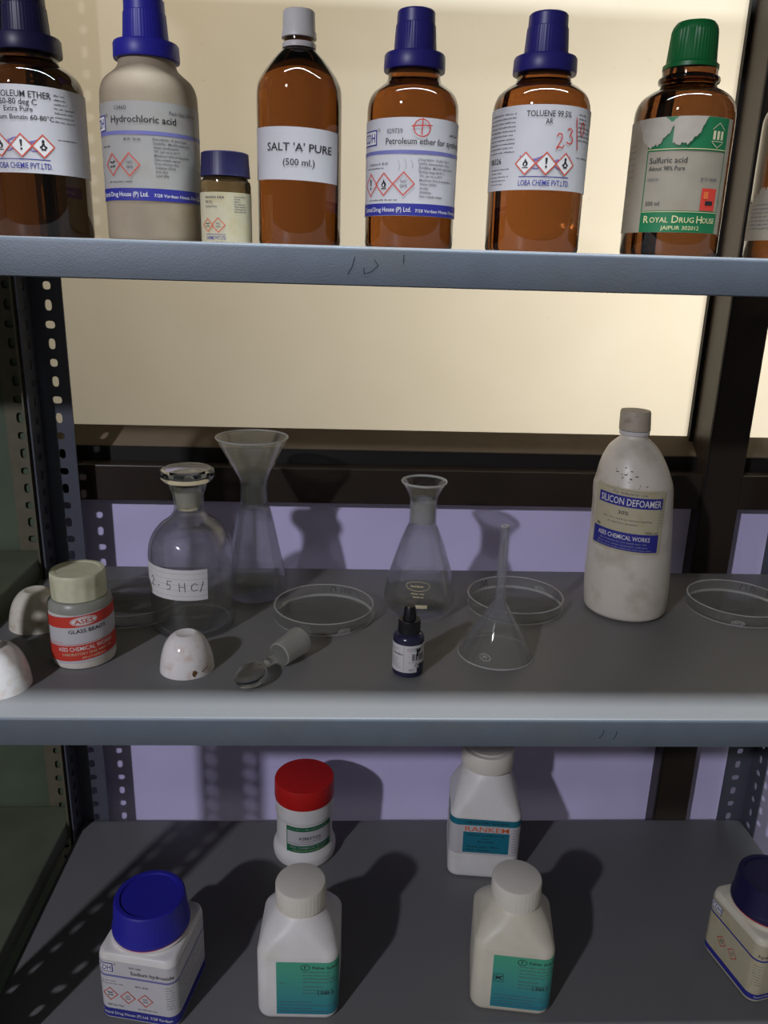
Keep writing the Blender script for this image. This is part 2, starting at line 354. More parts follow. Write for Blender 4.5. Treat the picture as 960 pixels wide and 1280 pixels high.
class Print:
    """collects flat shapes in millimetres and bends them onto a Wrap"""
    def __init__(s, wrap, tilt=0.0, pivot=(0, 0), step=2.0):
        s.cur = None; s.w = wrap; s.t = math.radians(tilt); s.p = pivot; s.c = {}; s.step = step
    def m(s, x, y):
        dx, dy = x - s.p[0], y - s.p[1]; c, q = math.cos(s.t), math.sin(s.t)
        return (s.p[0] + dx * c - dy * q, s.p[1] + dx * q + dy * c)
    def put(s, col, pts, faces, layer=1, piece=None):
        V, F = s.c.setdefault((col, layer, *s.cur) if s.cur else ((col, layer) if piece is None else (col, layer, piece, len(s.c))), ([], [])); b = len(V)
        for x, y in pts: V.append(s.m(x, y))
        F.extend([tuple(b + i for i in f) for f in faces])
    def rect(s, col, x0, x1, y0, y1, layer=1):
        nx = max(1, int(math.ceil((x1 - x0) / s.step))); ny = max(1, int(math.ceil((y1 - y0) / 8.0)))
        pts = [(x0 + (x1 - x0) * i / nx, y0 + (y1 - y0) * j / ny) for j in range(ny + 1) for i in range(nx + 1)]
        s.put(col, pts, [(j * (nx + 1) + i, j * (nx + 1) + i + 1, (j + 1) * (nx + 1) + i + 1, (j + 1) * (nx + 1) + i) for j in range(ny) for i in range(nx)], layer, 'printed_band' if (x1 - x0) * (y1 - y0) > 60 else None)
    def text(s, col, t, x, y, h, w=None, bold=False, align='C', rot=0.0, layer=2, slant=0.0):
        g, f, gw = text_geo(t, bold); k = h / 0.69; kx = (w / gw) if w else k
        ax = {'C': -gw * kx / 2, 'L': 0, 'R': -gw * kx}[align]; c, q = math.cos(math.radians(rot)), math.sin(math.radians(rot))
        pts = []
        for px, py in g:
            X = ax + px * kx + slant * py * k; Y = (py - 0.345) * k
            pts.append((x + X * c - Y * q, y + X * q + Y * c))
        s.put(col, pts, f, layer)
    def stroke(s, col, pts, wd, layer=3):
        for (x0, y0), (x1, y1) in zip(pts[:-1], pts[1:]):
            L = math.hypot(x1 - x0, y1 - y0)
            if L < 1e-6: continue
            nx, ny = -(y1 - y0) / L * wd / 2, (x1 - x0) / L * wd / 2; ex, ey = (x1 - x0) / L * wd * .3, (y1 - y0) / L * wd * .3
            n = max(1, int(math.ceil(L / s.step))); P = []
            for i in range(n + 1):
                a = -1 if i == 0 else (1 if i == n else 0)
                cx, cy = x0 + (x1 - x0) * i / n + a * ex, y0 + (y1 - y0) * i / n + a * ey
                P += [(cx - nx, cy - ny), (cx + nx, cy + ny)]
            s.put(col, P, [(2 * i, 2 * i + 2, 2 * i + 3, 2 * i + 1) for i in range(n)], layer)
    def poly(s, col, pts, layer=2):
        cx = sum(p[0] for p in pts) / len(pts); cy = sum(p[1] for p in pts) / len(pts); n = len(pts)
        s.put(col, list(pts) + [(cx, cy)], [(i, (i + 1) % n, n) for i in range(n)], layer)
    def strips(s, col, x, a, half, y, layer):
        n = max(8, int(2 * a / 0.8)); P = []
        for i in range(n + 1):
            t = -1 + 2 * i / n; h = half(t); P += [(x + a * t, y - h), (x + a * t, y + h)]
        s.put(col, P, [(2 * i, 2 * i + 2, 2 * i + 3, 2 * i + 1) for i in range(n)], layer)
    def ellipse(s, col, x, y, a, b, layer=2): s.strips(col, x, a, lambda t: b * math.sqrt(max(0, 1 - t * t)), y, layer)
    def ring(s, col, x, y, a, b, wd, layer=2): s.stroke(col, [(x + a * math.cos(k * math.pi / 10), y + b * math.sin(k * math.pi / 10)) for k in range(21)], wd, layer)
    def words(s, col, x0, x1, y, h, layer=1):
        """one line of print too fine to read"""
        x = x0
        while x < x1 - h:
            l = min(random.uniform(2.2, 6.0) * h, x1 - x)
            k = x
            while k < x + l - 0.3 * h:
                b = random.uniform(0.45, 0.8) * h; hh = h * random.choice((0.62, 0.66, 0.95, 0.7))
                s.rect(col, k, min(k + b, x1), y - h * 0.4, y - h * 0.4 + hh, layer); k += b + 0.28 * h
            x += l + 0.75 * h
    def block(s, col, x0, x1, y0, n, pitch, h, ragged=0.35):
        for i in range(n): s.words(col, x0, x1 - (x1 - x0) * random.uniform(0, ragged), y0 - i * pitch, h)
    def diamond(s, x, y, r, sym=None, col='diamond', wd=0.9, fill=False):
        s.cur = ('hazard_diamond', len(s.c) + 1000)
        s.stroke(col, [(x, y + r), (x + r, y), (x, y - r), (x - r, y), (x, y + r)], wd, 3)
        s.cur = None; k = r / 7.5
        if fill:
            s.cur = ('diamond_field', len(s.c) + 2000); s.strips('white', x, r, lambda t: r * (1 - abs(t)), y, 2); s.cur = None
        if sym == 'flame':
            s.poly('black', [(x + a * k, y + b * k) for a, b in ((0, 3.6), (.9, 1.6), (1.9, .6), (1.9, -1), (.9, -2.1), (-.9, -2.1), (-1.9, -1), (-1.7, .6), (-.9, 1.2))], 3)
            s.poly('white', [(x + a * k, y + b * k) for a, b in ((0, .6), (.6, -.6), (.4, -1.6), (-.4, -1.6), (-.7, -.6))], 4)
            s.rect('black', x - 2.2 * k, x + 2.2 * k, y - 3.3 * k, y - 2.7 * k, 3)
        elif sym == '!':
            s.poly('black', [(x - .9 * k, y + 3.8 * k), (x + .9 * k, y + 3.8 * k), (x + .45 * k, y - .6 * k), (x - .45 * k, y - .6 * k)], 3)
            s.ellipse('black', x, y - 2.3 * k, .8 * k, .8 * k, 3)
        elif sym == 'health':
            s.ellipse('black', x, y + 3.1 * k, 1.0 * k, 1.3 * k, 3)
            s.poly('black', [(x + a * k, y + b * k) for a, b in ((-.8, 1.8), (.8, 1.8), (1.1, .6), (2.6, -.4), (2.2, -1.6), (1.4, -1.4), (1.6, -2.8), (-1.6, -2.8), (-1.4, -1.4), (-2.2, -1.6), (-2.6, -.4), (-1.1, .6))], 3)
            s.poly('white', [(x + a * k, y + b * k) for a, b in ((0, .4), (.4, -.6), (1.2, -1.0), (.4, -1.4), (0, -2.2), (-.4, -1.4), (-1.2, -1.0), (-.4, -.6))], 4)
        elif sym == 'noghs':
            s.text('grey', 'NO', x, y + 1.5 * k, 1.9 * k, bold=True); s.text('grey', 'GHS', x, y - 1.5 * k, 1.9 * k, bold=True)
        elif sym == 'corr':
            s.stroke('black', [(x - 2.4 * k, y + 1.9 * k), (x - .2 * k, y + 1.2 * k)], 1.0 * k, 3); s.stroke('black', [(x + 2.4 * k, y + 2.2 * k), (x + .6 * k, y + 1.4 * k)], 1.0 * k, 3)
            s.rect('black', x - 2.8 * k, x - .3 * k, y - 2.0 * k, y - 1.1 * k, 3); s.poly('black', [(x + .4 * k, y - .9 * k), (x + 2.6 * k, y - .5 * k), (x + 2.4 * k, y - 1.8 * k), (x + .6 * k, y - 2 * k)], 3)
    def swirl(s, x0, x1, y):
        """violet scribble behind the hazard diamonds"""
        for k in range(5):
            xs = [x0 + (x1 - x0) * i / 14 for i in range(15)]
            s.stroke('purple', [(x, y + (2.6 - 1.2 * k) + 2.2 * math.sin(0.33 * x + 1.3 * k)) for x in xs], 0.4 if k % 2 else 0.7, 1)
    def build(s, parent, base=0.00022):
        order = {}
        for key, (V, F) in sorted(s.c.items(), key=lambda t: t[0][1]):
            col, layer = key[:2]; off = base + 0.00013 * layer
            A, B = order.setdefault((col,) + tuple(key[2:]), ([], [])); b = len(A)
            for x, y in V: A.append(s.w.pt(x * 0.001, y * 0.001, off))
            B.extend([tuple(b + i for i in f) for f in F])
        for key, (A, B) in order.items():
            col = key[0]
            o = link_mesh(key[1] if len(key) > 1 else 'lettering', A, B, INK[col], parent)
            if len(key) == 1: o['kind'] = 'stuff'
            o['label'] = {'lblue': 'pale blue', 'diamond': 'thin red', 'etch': 'etched white'}.get(col, col) + ' print'

def sheet(name, pr, x0, x1, y0, y1, m, parent, off=0.0002, step=1.5, cut=None):
    """a paper label bent onto the same surface as the print; cut(x, y) -> True where paper is missing"""
    nx = max(2, int((x1 - x0) / step)); ny = max(1, int((y1 - y0) / (step if cut else 6)))
    V = []; F = []
    for j in range(ny + 1):
        for i in range(nx + 1):
            X, Y = pr.m(x0 + (x1 - x0) * i / nx, y0 + (y1 - y0) * j / ny)
            V.append(pr.w.pt(X * 0.001, Y * 0.001, off))
    for j in range(ny):
        for i in range(nx):
            if cut and cut(x0 + (x1 - x0) * (i + .5) / nx, y0 + (y1 - y0) * (j + .5) / ny): continue
            a = j * (nx + 1) + i; F.append((a, a + 1, a + nx + 2, a + nx + 1))
    return link_mesh(name, V, F, m, parent, True)

# ------------------------------------------------------------------ room and partition
ZT, ZM, ZL = H0 + 0.0137, H0 - 0.3741, H0 - 0.7620
v, f = box(-3, 3, -3, 1.03, -0.1, 0); struct('floor', v, f, FLOORM)
YP, YB, YF = 1.043, 1.008, 0.985            # frosted pane, lower board, frame face
def part_of(o, name, b, m, bev=0.0): return bbox(name, b, m, o, bev)
wb = struct('wall_back')
part_of(wb, 'board', (-1.3, 0.47, YB, YB + 0.012, 0.0, H0 - 0.28), WALLM)
part_of(wb, 'board', (0.505, 1.3, YB, YB + 0.012, 0.0, H0 - 0.28), WALLM)
wn = struct('window_1')
ML, MR = 0.4625, 0.5147
for (xa, xb) in ((-1.3, ML), (MR, 1.3)):
    zz0, zz1 = H0 - 0.236, H0 + 0.95
    pv = [(xa - .0, YP, zz0), (xb + .0, YP, zz0), (xb, YP, zz1), (xa, YP, zz1)]
    link_mesh('pane', pv, [(0, 1, 2, 3)], PANE, wn)
    part_of(wn, 'bottom_rail', (xa, xb, YF, YP + 0.03, H0 - 0.2955, H0 - 0.249), FRAME, 0.0015)
    part_of(wn, 'glazing_bead', (xa, xb, 1.012, 1.0162, H0 - 0.249, H0 - 0.2306), BEAD)
    link_mesh('sill', [(xa, YP - .001, H0 - .2086), (xb, YP - .001, H0 - .2086), (xb, 1.016, H0 - .2302), (xa, 1.016, H0 - .2302), (xa, YP - .001, H0 - .249), (xb, YP - .001, H0 - .249), (xb, 1.016, H0 - .249), (xa, 1.016, H0 - .249)],
              [(3, 2, 1, 0), (2, 3, 7, 6), (1, 2, 6, 5), (3, 0, 4, 7), (0, 1, 5, 4), (4, 5, 6, 7)], SILL, wn)
    part_of(wn, 'top_rail', (xa, xb, YF, YP + 0.03, H0 + 0.95, H0 + 1.0), FRAME, 0.0015)
part_of(wn, 'glazing_bead', (ML - 0.005, ML, YP - 0.008, YP - 0.0005, H0 - 0.2365, H0 + 0.95), BEAD)
part_of(wn, 'glazing_bead', (MR, MR + 0.005, YP - 0.008, YP - 0.0005, H0 - 0.2365, H0 + 0.95), BEAD)
part_of(wn, 'mullion', (ML, MR, YF - 0.001, YP + 0.03, 0.0, H0 + 0.95), FRAME, 0.0015)
part_of(wn, 'groove_strip', (ML + 0.0005, ML + 0.003, YF - 0.0025, YF - 0.001, 0.0, H0 + 0.95), BEAD)

# ------------------------------------------------------------------ slotted-angle racks
def post_mesh(sx, sy, wd=0.038, t=0.002, top=2.05, p=0.022):
    V = []; F = []
    def cell(to3, z0, kind):
        hw, hh = {0: (.0046, .0046), 1: (.0040, .0062), 2: (.0056, .0044)}[kind]
        cx = wd * 0.56; b = len(V)
        per = []
        for k in range(3): per.append((wd * k / 3, 0))
        for k in range(3): per.append((wd, p * k / 3))
        for k in range(3): per.append((wd - wd * k / 3, p))
        for k in range(3): per.append((0, p - p * k / 3))
        hole = []
        for (x, y) in per:
            a = math.atan2((y - p / 2) / p, (x - cx) / wd)
            ca, sa = math.cos(a), math.sin(a)
            q = (abs(ca) ** 3 + abs(sa) ** 3) ** (-1 / 3)
            hole.append((cx + hw * q * ca, p / 2 + hh * q * sa))
        for d in (0.0, t):
            for (x, y) in per: V.append(to3(x, d, z0 + y))
            for (x, y) in hole: V.append(to3(x, d, z0 + y))
        for k in range(12):
            l = (k + 1) % 12
            F.append((b + k, b + l, b + 12 + l, b + 12 + k)); F.append((b + 24 + k, b + 36 + k, b + 36 + l, b + 24 + l))
            F.append((b + 12 + k, b + 12 + l, b + 36 + l, b + 36 + k))
        for k in range(3, 6):
            l = (k + 1) % 12; F.append((b + k, b + 24 + k, b + 24 + l, b + l))
    n = int(top / p)
    for i in range(n):
        cell(lambda x, d, z: (sx * x, sy * d, z), i * p, (0, 1, 2, 1)[i % 4])
        cell(lambda x, d, z: (sx * d, sy * x, z), i * p, (1, 0, 1, 2)[i % 4])
    bm = bmesh.new()
    me = bpy.data.meshes.new('post'); me.from_pydata(V, [], F)
    bm.from_mesh(me); bmesh.ops.remove_doubles(bm, verts=bm.verts[:], dist=1e-6); bmesh.ops.recalc_face_normals(bm, faces=bm.faces[:])
    bm.to_mesh(me); bm.free()
    return me
def rack(label, x0, x1, y0, y1, zs, m_shelf, m_post, lip=0.0276):
    t = thing('steel_rack', label, 'rack', ((x0 + x1) / 2, (y0 + y1) / 2, 0))
    hx, hy = (x1 - x0) / 2, (y1 - y0) / 2
    for (sx, sy) in ((1, -1), (-1, -1), (1, 1), (-1, 1)):
        me = post_mesh(sx, sy); me.materials.append(m_post)
        o = bpy.data.objects.new('post', me); COL.objects.link(o); o.parent = t
        o.location = (-sx * (hx + 0.0024), -sy * (hy + 0.0024), 0)
    trays = []
    for z in zs:
        c = 0.004
        secs = [(hx - .0015, hy - .0015, c, z - lip), (hx, hy, c, z - lip + .0008), (hx, hy, c, z - .0030), (hx - .0004, hy - .0004, c, z - .0015), (hx - .0013, hy - .0013, c, z - .0005), (hx - .003, hy - .003, c, z)]
        o = loft('shelf_tray', secs, m_shelf, t, n=4, cap0=False, sharp=40)
        bm = bmesh.new(); bm.from_mesh(o.data)          # folded sheet: hollow underneath
        vv = [bm.verts.new(p) for p in ((-hx + .004, -hy + .004, z - lip), (hx - .004, -hy + .004, z - lip), (hx - .004, hy - .004, z - lip), (-hx + .004, hy - .004, z - lip), (-hx + .004, -hy + .004, z - .002), (hx - .004, -hy + .004, z - .002), (hx - .004, hy - .004, z - .002), (-hx + .004, hy - .004, z - .002))]
        for a, b, c2, d2 in ((0, 1, 5, 4), (1, 2, 6, 5), (2, 3, 7, 6), (3, 0, 4, 7), (4, 5, 6, 7)): bm.faces.new([vv[i] for i in (a, b, c2, d2)])
        bmesh.ops.recalc_face_normals(bm, faces=bm.faces[:])
        bm.to_mesh(o.data); bm.free()
        trays.append(o)
    return t, trays
RX0, RX1, RY0, RY1 = -0.3705, 0.582, 0.600, 0.9565
rk, trays = rack('grey slotted-angle steel rack holding all the bottles and glassware', RX0, RX1, RY0, RY1, [ZT, ZM, ZL, ZL - 0.388, ZT + 0.378], STEEL, POST)  # last tray: unseen shelf added to keep tube light off the top bottles
pm = Print(Plane(), step=50)
def mk(x, z): return ((x - (RX0 + RX1) / 2) * 1000, z * 1000)
for pts in ([(0.001, ZT - .0075), (-.001, ZT - .0145), (-.004, ZT - .0195)], [(0.015, ZT - .009), (.018, ZT - .013), (.013, ZT - .0175), (.008, ZT - .019), (.0075, ZT - .015)], [(0.0365, ZT - .005), (.0362, ZT - .011)]):
    pm.stroke('black', [mk(*q) for q in pts], 0.55)
o_s = Print(Plane(), step=50)
for pts in ([(0.2265, ZM - .010), (.2262, ZM - .014), (.2232, ZM - .0185)], [(0.2385, ZM - .011), (.2380, ZM - .015), (.2362, ZM - .0195)]):
    o_s.stroke('black', [mk(*q) for q in pts], 0.5)
def build_marks(pr, tray):
    for (col, layer, *_), (V, F) in pr.c.items():
        o = link_mesh('scribble', [(x * .001, -(RY1 - RY0) / 2 - .0003, y * .001) for x, y in V], F, INK[col], tray)
        o['label'] = 'pen scribble on the shelf edge'
build_marks(pm, trays[0]); build_marks(o_s, trays[1])
LX1 = -0.3785
ark, atr = rack('older dark rack with greenish back sheet standing left of the grey rack', LX1 - 0.95, LX1, 0.600, 0.9545, [ZT + 0.02, ZM + 0.021, ZL + 0.026, ZL - 0.366], OLD_SHELF, mat('old_post_enamel', (96, 92, 74), 0.5, var=0.12))
bs = bbox('back_sheet', (-0.47, 0.4735, 0.1812, 0.1825, 0.05, 1.95), GREEN_SHEET, ark)

# ------------------------------------------------------------------ things
def face(x, y): return -math.atan2(x, y)       # turn a round thing's printed front to the room
def bottle_at(name, label, cat, x, y, z, group=None, extra=0.0): return thing(name, label, cat, (x, y, z), face(x, y) + extra, group)
def stepped_cap(t, m, z0, s=1.0):
    """tall two-step bottle cap with a wide skirt"""
    c = lathe('cap', [(.0215 * s, z0), (.0240 * s, z0 + .0003), (.0243 * s, z0 + .0015), (.0240 * s, z0 + .0105), (.0232 * s, z0 + .0118), (.0172 * s, z0 + .0120),
                      (.0169 * s, z0 + .0135), (.0156 * s, z0 + .0315), (.0150 * s, z0 + .0320), (.0147 * s, z0 + .0400), (.0138 * s, z0 + .0411), (.0105 * s, z0 + .0411), (.0100 * s, z0 + .0403)], m, t, n=11,
              rib=(44, 0.016, z0 + .013, z0 + .0318))
    return c
def tall_reagent_body(t, r, m, sh=0.1095, neck=0.0205, ztop=0.134, name='body'):
    pr = [(r * .90, 0.0), (r * .975, .0012), (r, .004), (r, .05)] + curve([(r, sh - .012), (r * .985, sh - .002), (r * .90, sh + .0055), (r * .74, sh + .0105), (neck * 1.08, sh + .0140), (neck, sh + .0175)], 4) + [(neck, ztop)]
    return lathe(name, pr, m, t, n=15)

def loba_label(t, r, du, lines, code=None, stamp=False):
    W = Wrap(r + 0.0001); p = Print(W)
    sh = sheet('label', p, -r * 1000 * 1.75, r * 1000 * 1.75, 45.0, 103.5, PAPER, t)
    for (s_, y, h, wd, b) in lines: p.text('black', s_, du + (0 if len(s_) < 20 else -2), y, h, wd, bold=b)
    p.swirl(du - 20, du + 19, 64)
    for k, sy in ((-15.5, 'flame'), (0, '!'), (15, 'health')): p.diamond(du + k, 63.5, 7.6, sy, wd=0.9, fill=True)
    p.rect('blue', du - 20, du + 19, 54.0, 54.6); p.text('blue', 'LOBA CHEMIE PVT.LTD.', du, 50.0, 4.0, 40, bold=True)
    for i in range(10): p.words('grey', du - 54, du - 25, 98 - 2.9 * i, 1.1)
    p.block('grey', du - 50, du - 27, 60, 5, 2.6, 0.9)
    for i in range(7): p.words('grey', du + 25, du + 25 + (10 if i in (0, 1, 2) else 17), 98.5 - 2.9 * i, 1.1)
    p.words('grey', du + 26, du + 42, 69, 1.0)
    if code: p.text('black', code, du - 44, 66, 4.0, bold=True)
    if stamp:
        q = [(13.0, 82.5), (14.2, 84.2), (16.4, 84.0), (17.2, 81.6), (15.6, 78.2), (13.0, 74.0), (14.8, 75.2), (17.8, 74.6), (19.0, 76.6)]
        p.stroke('red', q, 0.8)
        p.stroke('red', [(21.0, 87.2), (23.4, 88.4), (25.4, 86.6), (23.4, 83.6), (25.6, 82.4), (26.2, 79.6), (23.8, 77.6), (20.8, 78.6)], 0.8)
        p.stroke('red', [(28.8, 96.0), (30.2, 86.0), (32.0, 74.4)], 0.8)
        p.ring('red', 36.4, 89.0, 2.2, 4.6, 0.8, 3)
    p.build(sh)
    return sh
# --- top shelf, left to right
t = bottle_at('reagent_bottle', 'dark amber bottle with navy cap and petroleum ether 60-80 label, leftmost on top shelf', 'bottle', -0.2452, 0.675, ZT)
tall_reagent_body(t, .0376, AMBER_D); stepped_cap(t, NAVYCAP, .1295)
loba_label(t, .0376, -10.5, [('PETROLEUM ETHER', 97.5, 4.2, 46, False), ('60-80 deg C', 92.5, 3.9, 26, False), ('Extra Pure', 87.8, 3.4, 20, False), ('Petroleum Benzin 60-80°C', 82.4, 3.2, 52, False)])

def cdh_logo(p, x, y, wd=19, h=11):
    p.rect('blue', x - wd / 2, x + wd / 2, y - h / 2, y + h / 2, 1); p.rect('white', x - wd / 2 + 1, x + wd / 2 - 1, y - h / 2 + 1, y + h / 2 - 1, 2)
    p.text('blue', 'CDH', x, y, 6.2, wd - 4, bold=True, layer=3); p.ring('grey', x + wd / 2 + 2.2, y + h / 2 - 0.6, 1.0, 1.0, 0.3)
t = bottle_at('acid_bottle', 'dusty beige plastic bottle with bright blue cap and hydrochloric acid label', 'bottle', -0.1576, 0.675, ZT)
r = .0362
tall_reagent_body(t, r, HCLP, sh=.1085, neck=.0212); stepped_cap(t, BLUECAP2, .1285)
p = Print(Wrap(r + .0001)); sh = sheet('label', p, -62, 62, 28.5, 96, PAPER_G, t)
cdh_logo(p, -48, 82); p.text('grey', '13460', -22, 91.5, 2.8, 10); p.text('grey', 'Pack Size: 500 ml', 26, 89.5, 2.4, 24)
p.text('black', 'Hydrochloric acid', -6, 84, 4.6, 50, bold=True); p.rect('lblue', -62, 62, 73.6, 76.2)
p.text('grey', 'M.W. 36.46', -14, 70.5, 1.9); p.words('grey', -45, -34, 66, 1.1)
p.diamond(-32.5, 53.5, 7.5, 'corr'); p.diamond(-17, 53.2, 7.8, 'noghs'); p.words('grey', -38, -14, 41.5, 1.1)
for i, s_ in enumerate(('Description : A clear liquid', 'Solubility : Miscible with water', 'Assay (acidimetric)', 'Wt. per ml at 20°C', 'Maximum limit of impurities', 'Non-volatile matter', 'Free chlorine (Cl)', 'Sulphate (SO4)', 'Iron (Fe)', 'Lead (Pb)')): p.text('grey', s_, 1 + (i * .15), 71 - 2.75 * i, 1.7, align='L')
p.rect('blue', -62, 62, 28.6, 37.2); p.text('white', 'Central Drug House (P) Ltd.', -27, 33, 3.2, 46, bold=True); p.text('white', '7/28 Vardaan House, Daryaganj', 22, 32.4, 2.2, 44)
p.build(sh)

t = bottle_at('small_bottle', 'small smoky glass bottle with navy screw cap between beige and tall brown bottles', 'bottle', -0.0992, 0.660, ZT)
lathe('body', [(.0165, 0), (.0188, .001), (.0193, .003), (.0193, .042), (.0188, .0450), (.0170, .0468), (.0160, .0478), (.0160, .050)], BROWN_G, t, n=11)
lathe('cap', [(.0172, .0482), (.0190, .0484), (.0187, .0500), (.0178, .0648), (.0168, .0655), (.0, .0657)], NAVYCAP, t, n=11, rib=(50, .012, .05, .0645))
p = Print(Wrap(.0194), step=1.2); sh = sheet('label', p, -33, 27, 1.0, 36.5, PAPER_Y, t, step=1.0)
p.words('grey', -17, -1, 33, 2.0); p.text('grey', '98.5%', -14, 29.6, 1.8); p.text('grey', 'Extra Pure', -12, 26.4, 1.6)
for i in range(7): p.words('grey', 6, 16 - (5 if i in (1, 2) else 0), 33.4 - 1.75 * i, .8)
p.diamond(-15.5, 13.0, 4.8, 'corr', wd=.6); p.diamond(-6.5, 13.0, 5.2, 'noghs', wd=.6); p.rect('blue', -18, -1, 6.2, 6.6); p.text('blue', 'CHEMIE PVT.LTD.', -9, 3.9, 2.4, 17)
p.build(sh)

t = bottle_at('salt_bottle', 'slim brown bottle with white screw cap and plain white SALT A PURE label', 'bottle', -0.0434, 0.675, ZT)
pr = [(.0295, 0), (.0318, .0012), (.0326, .004), (.0326, .06)] + curve([(.0326, .104), (.0318, .1145), (.0276, .1232), (.0192, .1338), (.0124, .1405), (.0113, .1425)], 4) + [(.0113, .150)]
lathe('body', pr, AMBER, t, n=15)
lathe('neck_ring', [(.0115, .1408), (.0127, .1411), (.0128, .1440), (.0122, .1448), (.0113, .1449)], WHITECAP, t, n=11, cap0=False, cap1=False)
lathe('cap', [(.0112, .1478), (.0131, .1480), (.0129, .1520), (.0122, .1535), (.0119, .1652), (.0112, .1662), (.0, .1663)], WHITECAP, t, n=11, rib=(40, .012, .153, .165))
p = Print(Wrap(.0327), tilt=-1.6, pivot=(0, 64)); sh = sheet('label', p, -46, 35, 46.5, 83, PAPER, t)
p.text('black', "SALT 'A' PURE", 0, 69.3, 5.4, 53, bold=True); p.text('black', '(500 ml.)', -.5, 59, 4.6, 24, bold=False); p.build(sh)

t = bottle_at('reagent_bottle', 'brown bottle with blue stepped cap, petroleum ether for synthesis label and red circled cross', 'bottle', 0.0443, 0.675, ZT)
r = .0354
tall_reagent_body(t, r, AMBER, sh=.1065, neck=.0200); stepped_cap(t, BLUECAP, .1283, .965)
p = Print(Wrap(r + .0001)); sh = sheet('label', p, -60, 60, 23.8, 92, PAPER, t)
cdh_logo(p, -39, 79); p.text('grey', '029739', -13.5, 82.8, 3.2, 12.5); p.text('black', 'Petroleum ether for synthesis', 14.5, 76, 4.3, 70); p.words('grey', 32, 44, 82, 1.6)
p.rect('lblue', -60, 60, 67.2, 69.8); p.text('grey', 'Distillation R. 40-60', -28, 60.5, 1.7); p.words('grey', -42, -22, 57.5, 1.1)
p.diamond(-36, 46, 7.9, '!'); p.diamond(-21.5, 46.2, 7.9, 'flame'); p.diamond(-5.4, 46.4, 8.1, 'noghs'); p.words('grey', -38, -10, 35, 1.1)
for i, s_ in enumerate(('Description : A clear liquid', 'with a characteristic odour', 'Solubility : Miscible with alcohol', 'Boiling range 40-60°C', 'Wt. per ml at 20°C', 'Maximum limit of impurities', 'Water (H2O)', 'Acidity', 'Alkalinity', 'Non volatile matter')): p.text('grey', s_, 6 + (i * .1), 63.5 - 2.85 * i, 1.7, align='L')
p.rect('blue', -60, 60, 24.0, 32.6); p.text('white', 'Central Drug House (P) Ltd.', -22, 28.3, 3.2, 46, bold=True); p.text('white', '7/28 Vardaan House, Daryaganj', 26, 27.6, 2.2, 44)
p.ring('red', 7.2, 85, 6.2, 5.8, .7, 3); p.stroke('red', [(-.5, 86), (6, 86.6), (15, 87)], .7); p.stroke('red', [(7.6, 91.5), (7.2, 86), (7.0, 80.5)], .7)
for k in range(5): p.stroke('ash', [(-10 + 5 * k, 63 + k % 2), (-8.6 + 5 * k, 59), (-9.4 + 5 * k, 55.5 + k % 3)], .3, 1)
p.build(sh)

t = bottle_at('reagent_bottle', 'brown bottle with blue stepped cap and toluene label marked 23 in red pen', 'bottle', 0.1444, 0.675, ZT)
tall_reagent_body(t, .0376, AMBER); stepped_cap(t, BLUECAP, .1298)
loba_label(t, .0376, 6.4, [('TOLUENE 99.5%', 97.5, 4.0, 34, False), ('AR', 92.3, 3.4, 5.4, False)], '00326', True)

t = bottle_at('acid_bottle', 'brown bottle with green ribbed cap and torn green sulfuric acid label', 'bottle', 0.2576, 0.675, ZT)
r = .0381
tall_reagent_body(t, r, AMBER_D, sh=.1100, neck=.0204, ztop=.1371)
lathe('neck_ring', [(.0204, .1268), (.0226, .1280), (.0231, .1297), (.0226, .1314), (.0204, .1326)], AMBER_D, t, n=11, cap0=False, cap1=False)
lathe('cap', [(.0185, .1372), (.0208, .1374), (.0208, .1402), (.0192, .1412), (.0187, .1424), (.0173, .1625), (.0171, .1640), (.0160, .1668), (.0140, .1692), (.0, .1700)], GREENCAP, t, n=13, rib=(44, .03, .1415, .1645))
p = Print(Wrap(r + .0001)); sh = sheet('label', p, -62, 44.5, 17.8, 99.5, PAPER_B, t)
p.rect('green', -25, 38, 76, 99.3); p.rect('gold', -25, 38, 77.0, 77.5, 2)
p.rect('green', -25, -24.2, 18, 76); p.rect('green', 37.4, 38, 18, 76); p.rect('green', -25, 38, 18, 33.6); p.rect('gold', -24.5, 37.5, 32.6, 33.0, 2)
p.text('black', 'Sulfuric acid', -22, 69.5, 4.0, 28, align='L', bold=True); p.text('black', 'About 98% Pure', -22, 63.8, 3.0, 27, align='L', bold=True)
p.text('grey', 'H2SO4', -22, 56, 2.0, align='L'); p.text('grey', 'M.W.=98.08', 18, 56.5, 2.2, 14, align='L'); p.text('black', '500 ml', -21.5, 38.8, 3.0, 11, align='L')
p.rect('red', 20, 33.5, 33.8 + .4, 50, 2); p.rect('black', 24, 31, 38, 41, 3); p.rect('orange', 22, 26, 42.5, 47.5, 3)
p.text('gold', 'R', -19.5, 27.4, 5.2, bold=True); p.text('gold', 'OYAL', -9.5, 26.9, 3.8, 14, bold=True); p.text('gold', 'D', 2.6, 27.4, 5.2, bold=True); p.text('gold', 'RUG', 11.2, 26.9, 3.8, 11, bold=True); p.text('gold', 'H', 21, 27.4, 5.2, bold=True); p.text('gold', 'OUSE', 29.5, 26.9, 3.8, 12, bold=True)
p.text('gold', 'JAIPUR 302012', 7, 21.2, 2.8, 29)
for k in (-1, 0, 1): p.rect('beige', 28 + 3.6 * k - 1.1, 28 + 3.6 * k + 1.1, 84, 90, 2)
p.stroke('beige', [(22.5, 91), (28, 95.5), (33.5, 91)], .4); p.stroke('beige', [(22.5, 82.8), (33.5, 82.8)], .4); p.stroke('beige', [(23, 82), (28, 78.4), (33, 82)], .4)
for i in range(6): p.words('grey', -50, -38, 82 - 4.5 * i, 1.0)
p.build(sh)
